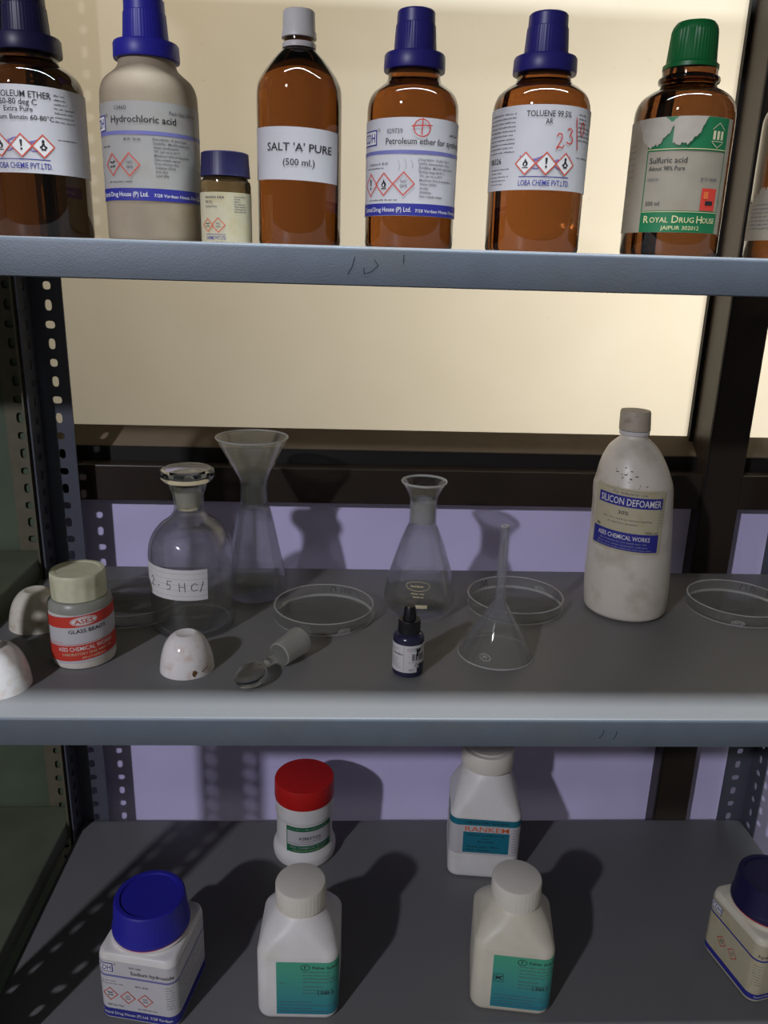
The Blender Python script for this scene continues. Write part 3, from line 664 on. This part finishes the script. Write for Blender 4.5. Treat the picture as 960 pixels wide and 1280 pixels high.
def torn(x, y):
    n = .8 * math.sin(x * .9) + .5 * math.sin(x * 2.3)
    if x < -6:  lo = 79 + (.12 * (x + 22)) ** 2 * 4 + n + max(0, (-26 - x)) * .7
    else: lo = 80.5 + max(0, x - 2) ** 2 * .075 + n
    if y < lo: return True
    return y > 99.6 - max(0, 4 - abs(x + 8) * .8) or x < -47 or x > 19
sheet('torn_paper', p, -50, 20, 76, 99.5, TORN, t, off=.0009, step=0.5, cut=torn)

t = bottle_at('reagent_bottle', 'dark brown bottle with worn beige label, cut by the right edge of top shelf', 'bottle', 0.3624, 0.675, ZT)
tall_reagent_body(t, .0376, AMBER_D); stepped_cap(t, BLACKP, .1295)
p = Print(Wrap(.0377)); sh = sheet('label', p, -62, 50, 15, 58, PAPER_B, t, cut=lambda x, y: y > 50 + 5 * math.sin(x * .16) + math.sin(x * .7))
for i in range(7): p.words('grey', -44, -6, 42 - 3 * i, 1.1)
p.build(sh)

# --- middle shelf
def crucible(label, x, y, r, h, m, rot):
    t = thing('porcelain_crucible', label, 'crucible', (x, y, ZM), rot, 'upturned porcelain crucibles')
    out = curve([(r, .0), (r * .985, h * .12), (r * .93, h * .38), (r * .80, h * .68), (r * .62, h * .88), (r * .44, h * .985)], 5)
    prof = [(r * .9, .0)] + out + [(r * .36, h), (r * .33, h * .985), (0, h * .975)]
    lathe('cup', prof, m, t, n=13, cap0=False)
    inn = curve([(r * .9, .0), (r * .88, h * .12), (r * .82, h * .4), (r * .66, h * .7), (r * .3, h * .88), (0, h * .9)], 4)
    lathe('cup_inside', inn, m, t, n=13, cap0=False, cap1=False)
    return t
c1 = crucible('white upturned porcelain crucible with brown burn spot, beside the glass stopper', -0.1541, 0.6904, .0258, .0365, PORC, 0.3)
p = Print(Wrap(.0249), step=1); random.seed(3)
for i in range(16):
    a = random.uniform(0, 6.28); q = random.uniform(0, 1.5); p.ellipse('brown', 8 + q * math.cos(a) * 1.0, 6.0 + q * math.sin(a) * 1.8, 1.1, 1.3, 1)
for i in range(6): p.ellipse('brown', 16 + i * 1.2, 5.6 + i * .6, 1.0, .5, 1)
INK['brown'] = mat('burn_brown', (120, 84, 52), 0.5, var=.3, scale=300)
V = []; F = []
for x, y in p.c[('brown', 1)][0]:
    k = 1 - (y / 36.5) * .045
    X, Y, Z = Wrap(.0258 * k).pt(x * .001, y * .001, .0003); V.append((X, Y, Z))
link_mesh('burn_spot', V, p.c[('brown', 1)][1], INK['brown'], c1)
c1.rotation_euler[2] = 0.15
crucible('yellowed upturned crucible half hidden behind the glass beads jar', -0.3303, 0.7849, .0292, .0390, PORC2, 1.1)
crucible('upturned white crucible cut by the left edge of the middle shelf', -0.3170, 0.6540, .0285, .0405, PORC, 2.2)

t = bottle_at('bead_jar', 'squat jar with pale green cap and red glass beads label', 'jar', -0.2580, 0.7119, ZM)
lathe('body', [(.026, 0), (.0288, .0012), (.0296, .005), (.0296, .0565)], OFFWHITE, t, n=13)
lathe('shoulder', [(.0296, .0565), (.0296, .0590), (.0288, .0635), (.0268, .0660), (.0235, .0668), (.0235, .070)], CLOUDY, t, n=13, cap0=False)
lathe('cap', [(.0242, .0668), (.0252, .0672), (.0254, .0690), (.0256, .088), (.0253, .0905), (.0244, .0920), (.0205, .0922), (.0198, .0914), (.0, .0912)], GREENISHCAP, t, n=13, rib=(16, .018, .069, .0885))
p = Print(Wrap(.0297), tilt=4.5, pivot=(0, 32)); sh = sheet('label', p, -46, 46, 8, 57.0, PAPER, t)
p.rect('red', -46, 46, 45.0, 56.0); p.ellipse('white', 3, 50.5, 12.5, 4.6, 2); p.ring('red', 3, 50.5, 11.6, 3.9, .4, 3); p.text('red', 'ASES', 3, 50.5, 4.4, 17, bold=True, layer=4)
p.text('black', 'GLASS BEADS', 5, 40.8, 3.7, 35, bold=True); p.rect('red', -46, -20, 29.6, 30.0); p.rect('red', -46, 46, 27.6, 28.0); p.rect('red', -46, 46, 10.8, 26.6)
p.text('white', 'ASES CHEMICAL WORKS', 1, 23, 4.0, 54, bold=True); p.text('beige', 'LABORATORY FINE', -6, 17.6, 2.6, 32); p.words('beige', 12, 26, 17.6, 2.0); p.words('beige', -4, 20, 13.3, 2.0)
p.build(sh)

t = bottle_at('glass_bottle', 'round shouldered clear glass stoppered bottle with handwritten paper HCl label', 'bottle', -0.1660, 0.7886, ZM)
out = [(.0400, 0), (.0430, .0010), (.0440, .0040), (.0440, .050)] + curve([(.0440, .082), (.0425, .0935), (.0380, .1045), (.0300, .1140), (.0205, .1210), (.0160, .1275), (.0150, .1330)], 4) + [(.0156, .1450), (.0186, .1540), (.0190, .1556), (.0178, .1566)]
inn = [(.0150, .1556), (.0128, .1440), (.0122, .1330), (.0135, .1270)] + curve([(.0180, .1195), (.0275, .1125), (.0355, .1030), (.0400, .0925), (.0415, .081)], 4) + [(.0415, .012), (.0390, .0065), (.032, .0048), (.0, .0075)]
lathe('body', out + inn, BOTTLEG, t, n=15, cap1=False)
st = lathe('stopper', [(.0, .1300), (.0105, .1300), (.0112, .1310), (.0140, .1530), (.0142, .1590), (.0240, .1606), (.0272, .1640), (.0278, .1680), (.0268, .1715), (.0240, .1732), (.0180, .1722), (.0, .1716)], GLASS, t, n=15)
lathe('ground_band', [(.01215, .1335), (.0138, .1500)], FROST, t, n=13, cap0=False, cap1=False)
lathe('base_edge', [(.0368, .0046), (.0376, .0052), (.0384, .0064)], EDGE, t, n=15, cap0=False, cap1=False)
p = Print(Wrap(.0442), tilt=-1, pivot=(0, 62)); sh = sheet('label', p, -60, 15, 45.5, 78.5, RULED, t, off=.0003)
for i in range(5): p.rect('ash', -60, 15, 50 + 6 * i, 50.25 + 6 * i)
S = lambda dx, pts: p.stroke('black', [(dx + a, 60 + b) for a, b in pts], .55)
S(-46, [(-3, 4), (-1, 6.5), (1.5, 5), (1, 2), (-3, -3), (3, -3)]); p.ellipse('black', -37, 59, .7, .7, 3)
S(-25, [(4, 5.5), (-.5, 5.8), (-1.5, 1.2), (1.5, 1.6), (2.6, -1), (1, -3.4), (-1.8, -3.6)])
S(-11, [(-2.5, 4.6), (-2.2, -4.6)]); S(-11, [(3, 4.8), (3.4, -4.8)]); S(-11, [(-2.4, .4), (3.2, .2)])
S(.5, [(4, 2.8), (1.5, 4.2), (-1.6, 1.8), (-2, -2), (.5, -4), (3.6, -2.8)]); S(8.5, [(2, 5.6), (.5, 0), (-1.2, -5)])
p.build(sh)

def flask(name, label, x, y, prof_out, tw=.0016):
    t = bottle_at(name, label, 'flask', x, y, ZM)
    inner = [(max(r - tw, 1e-5), max(z, .0022)) for r, z in reversed(prof_out[1:])]
    lathe('body', prof_out + inner + [(0, .0024)], FLASKG, t, n=15, cap1=False)
    return t
po = [(.030, 0.0)] + curve([(.0335, .0012), (.0368, .0065), (.0372, .0130), (.0345, .0260), (.0275, .0600), (.0215, .0900), (.0186, .1030), (.0168, .1072), (.0160, .1100)], 3) + curve([(.0156, .1130), (.0154, .1330), (.0166, .1410), (.0200, .1500), (.0236, .1560), (.0244, .1574)], 3)
f1 = flask('conical_flask', 'clear conical flask with a glass funnel standing in its neck', -0.1095, 0.8746, po)
lathe('ground_neck', [(.01375, .1125), (.01375, .1345)], FROST, f1, n=13, cap0=False, cap1=False)
t = thing('glass_funnel', 'wide glass funnel resting in the neck of the left conical flask', 'funnel', (-0.1105, 0.8746, ZM), 0)
out = [(.0102, .1050), (.0108, .1180), (.0112, .1330), (.0125, .1365), (.0190, .1470), (.0395, .1862), (.0402, .1872), (.0402, .1886)]
lathe('cone', out + [(.0392, .1888), (.0386, .1870), (.0176, .1474), (.0112, .1376), (.0100, .1335), (.0096, .1180), (.0090, .1050), (.0102, .1050)], FUNG, t, n=15, cap0=False, cap1=False)
lathe('rim', [(.0394, .1878), (.0402, .1872), (.0408, .1880), (.0404, .1890), (.0396, .1888), (.0394, .1878)], EDGE, t, n=15, cap0=False, cap1=False)
po = [(.030, 0.0)] + curve([(.0345, .0012), (.0392, .0085), (.0404, .0180), (.0390, .0300), (.0335, .0520), (.0255, .0780), (.0195, .0945), (.0176, .0990), (.0160, .1022)], 3) + curve([(.0150, .1060), (.0150, .1280), (.0160, .1360), (.0196, .1440), (.0236, .1505), (.0246, .1524)], 3)
f2 = flask('conical_flask', 'empty clear conical flask with flared rim behind the black dropper bottle', 0.0810, 0.8304, po)
lathe('ground_neck', [(.0134, .1062), (.0134, .1305)], FROST, f2, n=13, cap0=False, cap1=False)
lathe('rim', [(.0232, .1512), (.0246, .1508), (.0253, .1522), (.0248, .1534), (.0236, .1530), (.0232, .1512)], EDGE, f2, n=15, cap0=False, cap1=False)
p = Print(Wrap(.0388), step=1.5)
p.ring('gold', -2, 43, 13, 5, .4, 1); p.words('gold', -10, 7, 43, 2.2); p.words('gold', -9, 5, 35, 1.4); p.words('gold', -7, 4, 31.5, 1.2); p.rect('beige', -8, 9, 19, 23)
V = []; A = {}
prz = sorted([(z, r_) for r_, z in po])
def rad_at(z):
    for (z0, r0), (z1, r1) in zip(prz[:-1], prz[1:]):
        if z0 <= z <= z1 and z1 > z0: return r0 + (r1 - r0) * (z - z0) / (z1 - z0)
    return prz[-1][1]
for (col, layer, *_), (V2, F2) in p.c.items():
    VV = []
    for x, y in V2:
        z = y * .001; R_ = rad_at(z); VV.append(Wrap(R_).pt(x * .001, z, .0003))
    link_mesh('lettering', VV, F2, INK[col], f2)['label'] = 'pale printed mark'

def dish(label, x, y, marks, logo_u, rz=None):
    t = bottle_at('petri_dish', label, 'petri dish', x, y, ZM, 'glass petri dishes on the middle shelf')
    R_, hh = .0556, .0150
    out = [(.0520, 0), (.0545, .0006), (.0556, .0022), (.0556, hh - .0006), (.0552, hh), (.0542, hh), (.0538, hh - .0006), (.0536, .0040), (.0520, .0024), (.0, .0020)]
    lathe('bowl', out, THIN, t, n=17, cap1=False)
    lathe('rim', [(.0538, hh - .0004), (.0542, hh + .0002), (.0552, hh + .0002), (.0557, hh - .0004)], EDGE, t, n=17, cap0=False, cap1=False)
    lathe('base_edge', [(.0530, .0003), (.0545, .0004), (.0556, .0016), (.0558, .0026)], EDGE, t, n=17, cap0=False, cap1=False)
    p = Print(Wrap(R_), step=1.5)
    if logo_u is not None:
        p.ring('etch', logo_u, 5.2, 6.6, 2.6, .5, 1)
        g, fc, gw = text_geo('PLUGA', True); k = 9.6 / gw
        p.put('etch', [(logo_u - (px * k - 4.8), 5.2 - (py - .345) * 3.6) for px, py in g], fc, 1)
        p.stroke('etch', [(logo_u - 8.4, 2.6), (logo_u - 6.6, 3.4)], .5, 1)
    for pts in marks: p.stroke('black', pts, .9, 1)
    A = {}
    for (col, layer, *_), (V2, F2) in p.c.items():
        o = link_mesh('marking', [Wrap(R_).pt(a * .001, b * .001, .0002) for a, b in V2], F2, INK[col], t)
        o['label'] = 'black pen marks' if col == 'black' else 'etched maker oval'
    return t
half = math.pi * 55.6
def back(u): return half - u if u >= 0 else -half - u
mA = [[(back(8), 5), (back(8.5), 11.5), (back(13), 12), (back(14), 6)], [(back(20), 5.5), (back(21), 12), (back(25), 11), (back(26), 5)], [(back(27.5), 12), (back(29), 6), (back(33), 6.5), (back(31), 11)], [(back(42), 12), (back(46), 6), (back(50), 7)]]
dish('shallow glass petri dish with black pen letters, behind the loose stopper', -0.0267, 0.8117, mA, 22)
mB = [[(back(-36), 4), (back(-40), 12), (back(-43), 5), (back(-46), 12), (back(-49), 4)]]
dish('shallow glass petri dish standing behind the upturned funnel', 0.1943, 0.8440, mB, back(30))
mC = [[(back(2), 5), (back(3), 11), (back(8), 11), (back(9), 5)], [(back(14), 5), (back(15), 12), (back(21), 9), (back(16), 5)], [(back(34), 4), (back(35), 13), (back(39), 10), (back(40), 5)]]
dish('shallow glass petri dish at the far right of the middle shelf', 0.4560, 0.8410, mC, 6)
dish('glass petri dish hidden behind the handwritten HCl bottle', -0.2420, 0.8270, [], None)

# loose stopper
t = thing('glass_stopper', 'loose glass stopper with frosted plug lying near the shelf front', 'stopper', (-0.072, 0.686, ZM), 0)
A_ = Vector((-0.0895, 0.6600, .0085)); B_ = Vector((-0.0475, 0.7215, .0148)); ax = (B_ - A_); L_ = ax.length
org = Vector((-0.072, 0.686, 0))
def oriented(o, base, direction):
    q = Vector((0, 0, 1)).rotation_difference(direction.normalized()); o.rotation_mode = 'QUATERNION'; o.rotation_quaternion = q; o.location = base
dirv = ax.normalized()
pl = lathe('plug', [(.0108, 0), (.0120, .0008), (.0142, .032), (.0138, .0336), (.0125, .0342), (.0, .0342)], FROST, t, n=11); oriented(pl, (B_ - dirv * .0338) - org, ax)
nk = lathe('neck', curve([(.0040, -.004), (.0042, .002), (.0060, .008), (.0100, .0115), (.0108, .0135)], 3), GLASS, t, n=9); oriented(nk, (B_ - dirv * .0470) - org, ax)
hd = lathe('head', [(.0, -.0035), (.012, -.0035), (.0150, -.0022), (.0160, 0), (.0150, .0022), (.012, .0035), (.0, .0030)], GLASS, t, n=11)
oriented(hd, A_ - org, Vector((-.18, -.25, 1)))

t = bottle_at('dropper_bottle', 'tiny dark dropper bottle with black tip cap and white barcode label', 'bottle', 0.0586, 0.6858, ZM)
lathe('body', [(.0130, 0), (.0146, .0008), (.0150, .0025), (.0150, .0360), (.0146, .0385), (.0125, .0415), (.0095, .0428), (.0095, .044)], DARKLIQ, t, n=11)
c_ = lathe('cap', [(.0095, .0425), (.0106, .0427), (.0108, .0440), (.0106, .0545), (.0100, .0556), (.0, .0558)], BLACKP, t, n=11, rib=(30, .03, .044, .0545))
lathe('tip', [(.0068, .0555), (.0066, .0570), (.0052, .0680), (.0045, .0692), (.0, .0694)], BLACKP, c_, n=9)
p = Print(Wrap(.0151), step=1.0)
sh = sheet('label', p, -34, 20, 6.0, 34.0, WHITECAP, t, step=1.0, cut=lambda x, y: (x > 11 and y < 15) or (x > 9 and y < 11.5))
p.block('grey', -21, -6, 30, 2, 2.2, .9); p.words('black', -18, -5, 24.5, 1.7); p.block('grey', -20, -6, 20, 6, 1.9, .7); p.rect('ash', -4.2, -3.9, 7, 33)
p.words('grey', -1, 18, 31, 1.0); p.words('red', -1, 2, 29, .9); p.words('grey', 2, 8, 29, .9)
for i in range(11): p.rect('black', 4 + i * 1.2, 4.5 + i * 1.2 + (.35 if i % 3 == 0 else 0), 18.5, 25.5)
p.poly('black', [(7.5, 30.5), (13, 30.5), (12, 28), (9.5, 26), (9.8, 23), (8.4, 23), (8, 27)], 3)
p.ring('black', 8.2, 13.8, 1.4, 1.6, .5); p.rect('black', 9, 10.5, 13.4, 14.2, 2); p.words('grey', 0, 14, 16.8, .7); p.block('grey', 1, 8, 9.6, 2, 1.3, .8)
p.build(sh)

t = thing('glass_funnel', 'clear glass funnel standing upside down on its rim with stem upward', 'funnel', (0.1518, 0.7256, ZM), 0)
out = [(.0386, 0), (.0388, .0008), (.0380, .0022), (.0072, .0555), (.0060, .0572), (.0054, .0590), (.0048, .1000), (.0042, .1366)]
lathe('cone', out + [(.0030, .1366), (.0034, .1000), (.0042, .0592), (.0048, .0574), (.0060, .0552), (.0370, .0016), (.0376, 0), (.0386, 0)], FUNG, t, n=15, cap0=False, cap1=False)
lathe('rim', [(.0374, .0002), (.0388, .0002), (.0391, .0010), (.0386, .0018)], EDGE, t, n=15, cap0=False, cap1=False)
lathe('stem_tip', [(.0030, .1364), (.0031, .1370), (.0041, .1370), (.0043, .1362)], EDGE, t, n=9, cap0=False, cap1=False)
p = Print(Wrap(.0330), step=1.5); p.ring('etch', -17, 9.5, 5.5, 2.8, .45, 1); p.text('etch', 'PY', -17, 9.5, 2.8)
for (col, layer, *_), (V2, F2) in p.c.items():
    link_mesh('marking', [Wrap(.0386 - .00059 * b).pt(a * .001, b * .001, .0004) for a, b in V2], F2, INK[col], t)

t = bottle_at('defoamer_bottle', 'tall milky plastic bottle with dusty cap and blue silicon defoamer label', 'bottle', 0.3225, 0.8408, ZM)
sec = curve([(.0380, .0, 0), (.0440, .0025, 0), (.0464, .0100, 0), (.0474, .0400, -.0012), (.0462, .0700, -.0022), (.0448, .1000, -.0034), (.0436, .1300, -.005), (.0432, .1480, -.0064), (.0408, .1580, -.0068), (.0350, .1760, -.0092), (.0268, .1915, -.0108), (.0190, .1995, -.0114), (.0150, .2030, -.0116), (.0146, .2080, -.0118)], 4)
lathe('body', [(r_, z, ox) for r_, z, ox in sec], DEFOAMM, t, n=15)
lathe('neck_ring', [(.0146, .2062, -.0117), (.0162, .2066, -.0117), (.0163, .2105, -.0119), (.0148, .2110, -.0119)], WHITECAP, t, n=11)
lathe('cap', [(.0158, .2112, -.0119), (.0168, .2115, -.0119), (.0167, .2160, -.0122), (.0163, .2305, -.0130), (.0154, .2325, -.0131), (.0, .2328, -.0131)], DUSTCAP, t, n=11, rib=(36, .015, .2155, .231))
pz = [(z, r_, ox) for r_, z, ox in sec]
def shoulder_pt(u, z):
    for (z0, r0, o0), (z1, r1, o1) in zip(pz[:-1], pz[1:]):
        if z0 <= z <= z1 and z1 > z0:
            k = (z - z0) / (z1 - z0); X, Y, Z = Wrap(r0 + (r1 - r0) * k).pt(u, z, .0004); return (X + o0 + (o1 - o0) * k, Y, Z)
random.seed(11)
V = []; F = []
for (u0, z0, n_) in ((-.006, .168, 7), (-.001, .163, 4), (-.020, .152, 5), (.012, .158, 3), (-.012, .172, 4)):
    for i in range(n_):
        u, z = u0 + random.uniform(-.006, .006), z0 + random.uniform(-.0025, .0025); a, b_ = random.uniform(.0005, .0022), random.uniform(.0003, .0007)
        k0 = len(V)
        for q in range(8): V.append(shoulder_pt(u + a * math.cos(q * math.pi / 4), z + b_ * math.sin(q * math.pi / 4) + (u - u0) * .3))
        F.append(tuple(range(k0, k0 + 8)))
link_mesh('smudge', V, F, mat('grime', (96, 86, 76), 0.7, var=.2), t)['kind'] = 'stuff'
p = Print(Wrap(.0455), tilt=-2.5, pivot=(-4, 115), step=1.5)
def dcut(x, y):
    e = 4.0; dx = max(0, abs(x + 4) - (41 - e)); dy = max(0, abs(y - 119) - (35.5 - e)); return dx * dx + dy * dy > e * e
Rz = lambda z: .0474 + (.0436 - .0474) * min(1, max(0, (z - .04) / .09)) - max(0, z - .130) * .03
class Lean:
    def pt(s, u, v, off):
        x, y, z = Wrap(Rz(v)).pt(u, v, off + .0006); ox = -.0012 - (v - .04) * .042; return (x + ox, y, z)
p.w = Lean()
sh = sheet('label', p, -45, 37, 83.5, 154.5, PAPER_Y, t, cut=dcut)
p.rect('blue', -39, 34, 134.2, 146.0); p.text('white', 'SILICON DEFOAMER', -2, 140, 7.4, 68, bold=True); p.text('grey', 'For Industrial Use', -3, 149.4, 3.0, 36)
p.rect('grey', -32, 28, 152, 152.3); p.text('black', '30%', -8, 127.5, 4.0, 11, bold=True); p.text('grey', 'Use : It is used to remove foaming', -4, 120.5, 2.0, 54); p.text('grey', 'in aqueous systems', -8, 116, 2.0, 32)
p.text('black', '500 ml', 24, 108, 2.6, 13); p.words('black', -38, -33, 109, 3.0)
p.rect('blue', -43, 33, 86, 106); p.text('white', 'ASES CHEMICAL WORKS', -6, 100.5, 4.8, 58, bold=True); p.words('ash', -32, 20, 94.8, 1.5); p.words('ash', -34, 24, 91.2, 1.5); p.words('ash', -36, 26, 88, 1.2)
p.rect('grey', 31.5, 31.8, 106, 150); p.block('grey', 33, 36, 146, 10, 3.4, 1.0, 0)
p.build(sh)

# --- lower shelf
t = bottle_at('lidded_jar', 'round white jar with flat red lid and green bordered asbestos label', 'jar', -0.0543, 0.8982, ZL)
lathe('body', curve([(.0375, 0), (.0408, .0020), (.0420, .0090), (.0418, .0150), (.0392, .0215), (.0374, .0260), (.0370, .0400), (.0372, .0600), (.0378, .0665), (.0384, .0700), (.0384, .0900), (.0370, .0940)], 3), WHITEB, t, n=15)
lathe('lid', [(.0372, .0895), (.0392, .0898), (.0395, .0915), (.0392, .1140), (.0384, .1160), (.0365, .1166), (.0, .1164)], REDCAP, t, n=15)
p = Print(Wrap(.0376), step=1.5); sh = sheet('label', p, -25, 40, 23, 64, PAPER, t)
p.rect('green', -25, 40, 57.5, 64); p.rect('green', -25, 40, 25.0, 35.5); p.rect('green', -25, -23.8, 23, 64); p.rect('green', 38.8, 40, 23, 64)
p.words('ash', -22, 32, 60.6, 2.2); p.text('black', 'ASBESTOS', 7, 47.0, 4.4, 30, bold=True); p.words('grey', -6, 22, 42, 1.4); p.words('grey', -22, 12, 38.4, 1.2)
p.text('ash', 'ASES CHEMICAL WORKS', 6, 32.2, 3.4, 54, bold=True); p.words('beige', -16, 30, 27.6, 1.4)
p.build(sh)

def sq_bottle(name, label, x, y, rz, h, sh_z, neck_r, neck_z, top_z, m, rc=.014, group=None):
    t = thing(name, label, 'bottle', (x, y, ZL), rz, group)
    e = curve([(h - .006, h - .006, rc, .0), (h - .0015, h - .0015, rc, .0022), (h, h, rc, .0070)], 3)
    b = [(h, h, rc, .03), (h, h, rc, sh_z - .006)]
    s_ = curve([(h - .0003, h - .0003, rc, sh_z - .004), (h - .0022, h - .0022, rc * .98, sh_z + .001), (h * .84, h * .84, h * .50, sh_z + (neck_z - sh_z) * .42), (neck_r * 1.16, neck_r * 1.16, neck_r * 1.1, sh_z + (neck_z - sh_z) * .86), (neck_r, neck_r, neck_r, neck_z)], 4)
    loft('body', e + b + s_ + [(neck_r, neck_r, neck_r, top_z)], m, t, n=9, sharp=50)
    return t
t = sq_bottle('square_bottle', 'tall square white bottle with teal labels, cap tucked under the shelf above', 0.1850, 0.8858, math.radians(-6), .0455, .098, .027, .146, .168, WHITEB, rc=.012)
lathe('cap', [(.0300, .1480), (.0335, .1484), (.0338, .1500), (.0336, .1700), (.0325, .1715), (.0262, .1715), (.0255, .1730), (.0, .1730)], OFFWHITE, t, n=13, rib=(60, .008, .15, .17))
p = Print(Wrap(.0456, .0456, .012), step=1.5); sh = sheet('label', p, -85, 85, 38, 92, PAPER, t)
p.rect('teal', -85, 85, 82.5, 91.8); p.text('black', 'LABORATORY REAGENT', 2, 87, 3.4, 56, bold=True); p.text('orange', 'RANKEM', 2, 77.2, 7.2, 56)
p.rect('teal', -28, 31, 41, 72.5); p.words('black', -22, 25, 68, 2.4); p.words('black', -3, 6, 62.5, 2.0); p.words('black', -9, 12, 58, 2.4); p.text('black', 'Product Code :', -9, 50.5, 2.8, 27); p.words('black', 7, 22, 50.5, 2.3); p.text('black', 'Pack : 500 gm', -8, 45.4, 2.8, 30)
p.rect('red', -38, -31, 40.5, 40.8); p.block('grey', 35, 45, 78, 9, 4.2, 1.2); p.block('red', -74, -50, 78, 8, 4.6, 1.0); p.build(sh)

def naoh_like(label, x, y, rz, cap_m, capname, prints):
    t = sq_bottle('square_bottle', label, x, y, rz, .0425, .085, .0345, .0915, .105, IVORYB if prints == 'right' else WHITEB, rc=.011)
    lathe('seal_ring', [(.0350, .0908), (.0388, .0910), (.0392, .0925), (.0370, .0930)], REDRING, t, n=13)
    lathe('cap', [(.0375, .0930), (.0400, .0932), (.0402, .0960), (.0394, .0985), (.0388, .1000), (.0368, .1240), (.0360, .1268), (.0345, .1280), (.0305, .1280), (.0298, .1262), (.0, .1255)], cap_m, t, n=15, rib=(56, .012, .0995, .1245))
    return t
t = naoh_like('square white bottle with bright blue cap and sodium hydroxide label', -0.2030, 0.6800, math.radians(-11), BLUECAP2, '', 'left')
p = Print(Wrap(.0426, .0426, .011), step=1.5); sh = sheet('label', p, -78, 120, 4, 79, PAPER, t)
cdh_logo(p, -33, 70.5, 18, 11); p.text('grey', '030 1680', 0, 73.5, 2.2, 13); p.text('black', 'Sodium hydroxide', 18, 67, 4.4, 46, bold=True); p.rect('lblue', -78, 120, 58.8, 61.2)
p.words('grey', -38, -22, 53, 1.2); p.words('grey', -38, -14, 49.5, 1.2); p.text('grey', 'M.W. 40.00', 6, 50, 2.0)
p.diamond(-29, 36, 8, 'corr'); p.diamond(-10, 34, 8, 'noghs'); p.diamond(9, 33, 8, 'noghs'); p.text('grey', '500 Gm Net', -24, 21.5, 2.4); p.words('grey', 0, 22, 20.5, 1.6)
p.block('grey', 46, 112, 56, 10, 3.8, 1.2); p.block('grey', 32, 41, 54, 9, 3.4, 1.0, .2)
p.rect('blue', -78, 120, 5, 16.4); p.text('white', 'Central Drug House (P) Ltd. 7/28 Vardaan', -2, 10.8, 3.6, 78, bold=True); p.build(sh)

t = naoh_like('square ivory bottle with navy cap at the right edge of the lower shelf', 0.4770, 0.7010, math.radians(13), NAVYCAP, '', 'right')
p = Print(Wrap(.0426, .0426, .011), step=1.5); sh = sheet('label', p, -120, 80, 6, 79, PAPER_Y, t)
p.rect('blue', -120, 80, 58.4, 60.6); p.text('black', 'hydroxide flakes', -18, 65.5, 4.0, 46, bold=True); p.text('grey', 'Pack Size: 500 Gm', 0, 71, 2.4, 24); cdh_logo(p, -108, 70, 18, 11)
p.block('grey', -28, 30, 54, 2, 4.6, 1.3); p.block('grey', -44, -34, 52, 8, 3.6, 1.0, .2); p.diamond(-92, 36, 7, 'corr'); p.diamond(-74, 36, 7, 'noghs')
p.ring('lblue', -8, 28, 4.5, 5.5, .7); p.stroke('lblue', [(-4, 26), (3, 29), (8, 34)], .7); p.stroke('lblue', [(-8, 22), (-8, 15)], .7); p.ring('gold', 10, 27, 5, 6, .7)
p.rect('blue', -120, 80, 7, 14); p.text('white', 'Central Drug House (P) Ltd. 7/28 Vardaan House', 0, 10.6, 2.6, 76, bold=True); p.build(sh)

GT1 = gradient_mat('green_teal_print', (44, 132, 152), (72, 172, 136), .008, .078)
def white_sq(label, x, y, rz, m, sym):
    t = sq_bottle('square_bottle', label, x, y, rz, .0425, .087, .0225, .117, .125, m, rc=.013)
    lathe('cap', [(.0240, .1170), (.0266, .1173), (.0268, .1190), (.0266, .1400), (.0258, .1418), (.0245, .1424), (.0, .1424)], OFFWHITE, t, n=13, rib=(36, .022, .119, .1395))
    p = Print(Wrap(.0426, .0426, .013), step=1.5)
    sh = sheet('label', p, -21.5, 58, 8.5, 77.5, GT1, t)
    p.ring('black', 8.5, 71, 4.6, 3.6, .6); p.text('black', 'F', 8.5, 71, 4.0); p.text('black', 'Fisher Scientific', 16, 71.0, 3.2, 34, align='L', bold=True)
    p.block('grey', 6, 50, 65, 4, 4.4, 1.3, .4); p.block('grey', 6, 46, 45.5, 3, 4.3, 1.3, .5)
    p.text('black', '500', 29, 38, 4.6, 9, bold=True); p.stroke('black', [(22.5, 41.5), (21.5, 38), (22.5, 34.5)], .5); p.stroke('black', [(36, 41.5), (37, 38), (36, 34.5)], .5)
    p.words('grey', -18, -10, 50, 1.3); p.block('grey', -18, 44, 25, 4, 4.2, 1.2, .5); p.words('grey', 44, 56, 73, 1.2); p.block('grey', 46, 57, 50, 3, 7, 1.2)
    if sym:
        p.stroke('black', [(-20, 53), (-10, 53), (-10, 43), (-20, 43), (-20, 53)], .4, 2); p.stroke('black', [(-18, 50), (-12, 46)], 1.3, 2); p.stroke('black', [(-18, 46), (-12, 50)], 1.3, 2)
    p.build(sh)
    return t
white_sq('square white bottle with green label, in front of the red lidded jar', -0.0455, 0.6830, math.radians(-2), WHITEB, False)
white_sq('square yellowed bottle with green label bearing a black cross box', 0.1855, 0.6870, math.radians(-8), IVORYB, True)
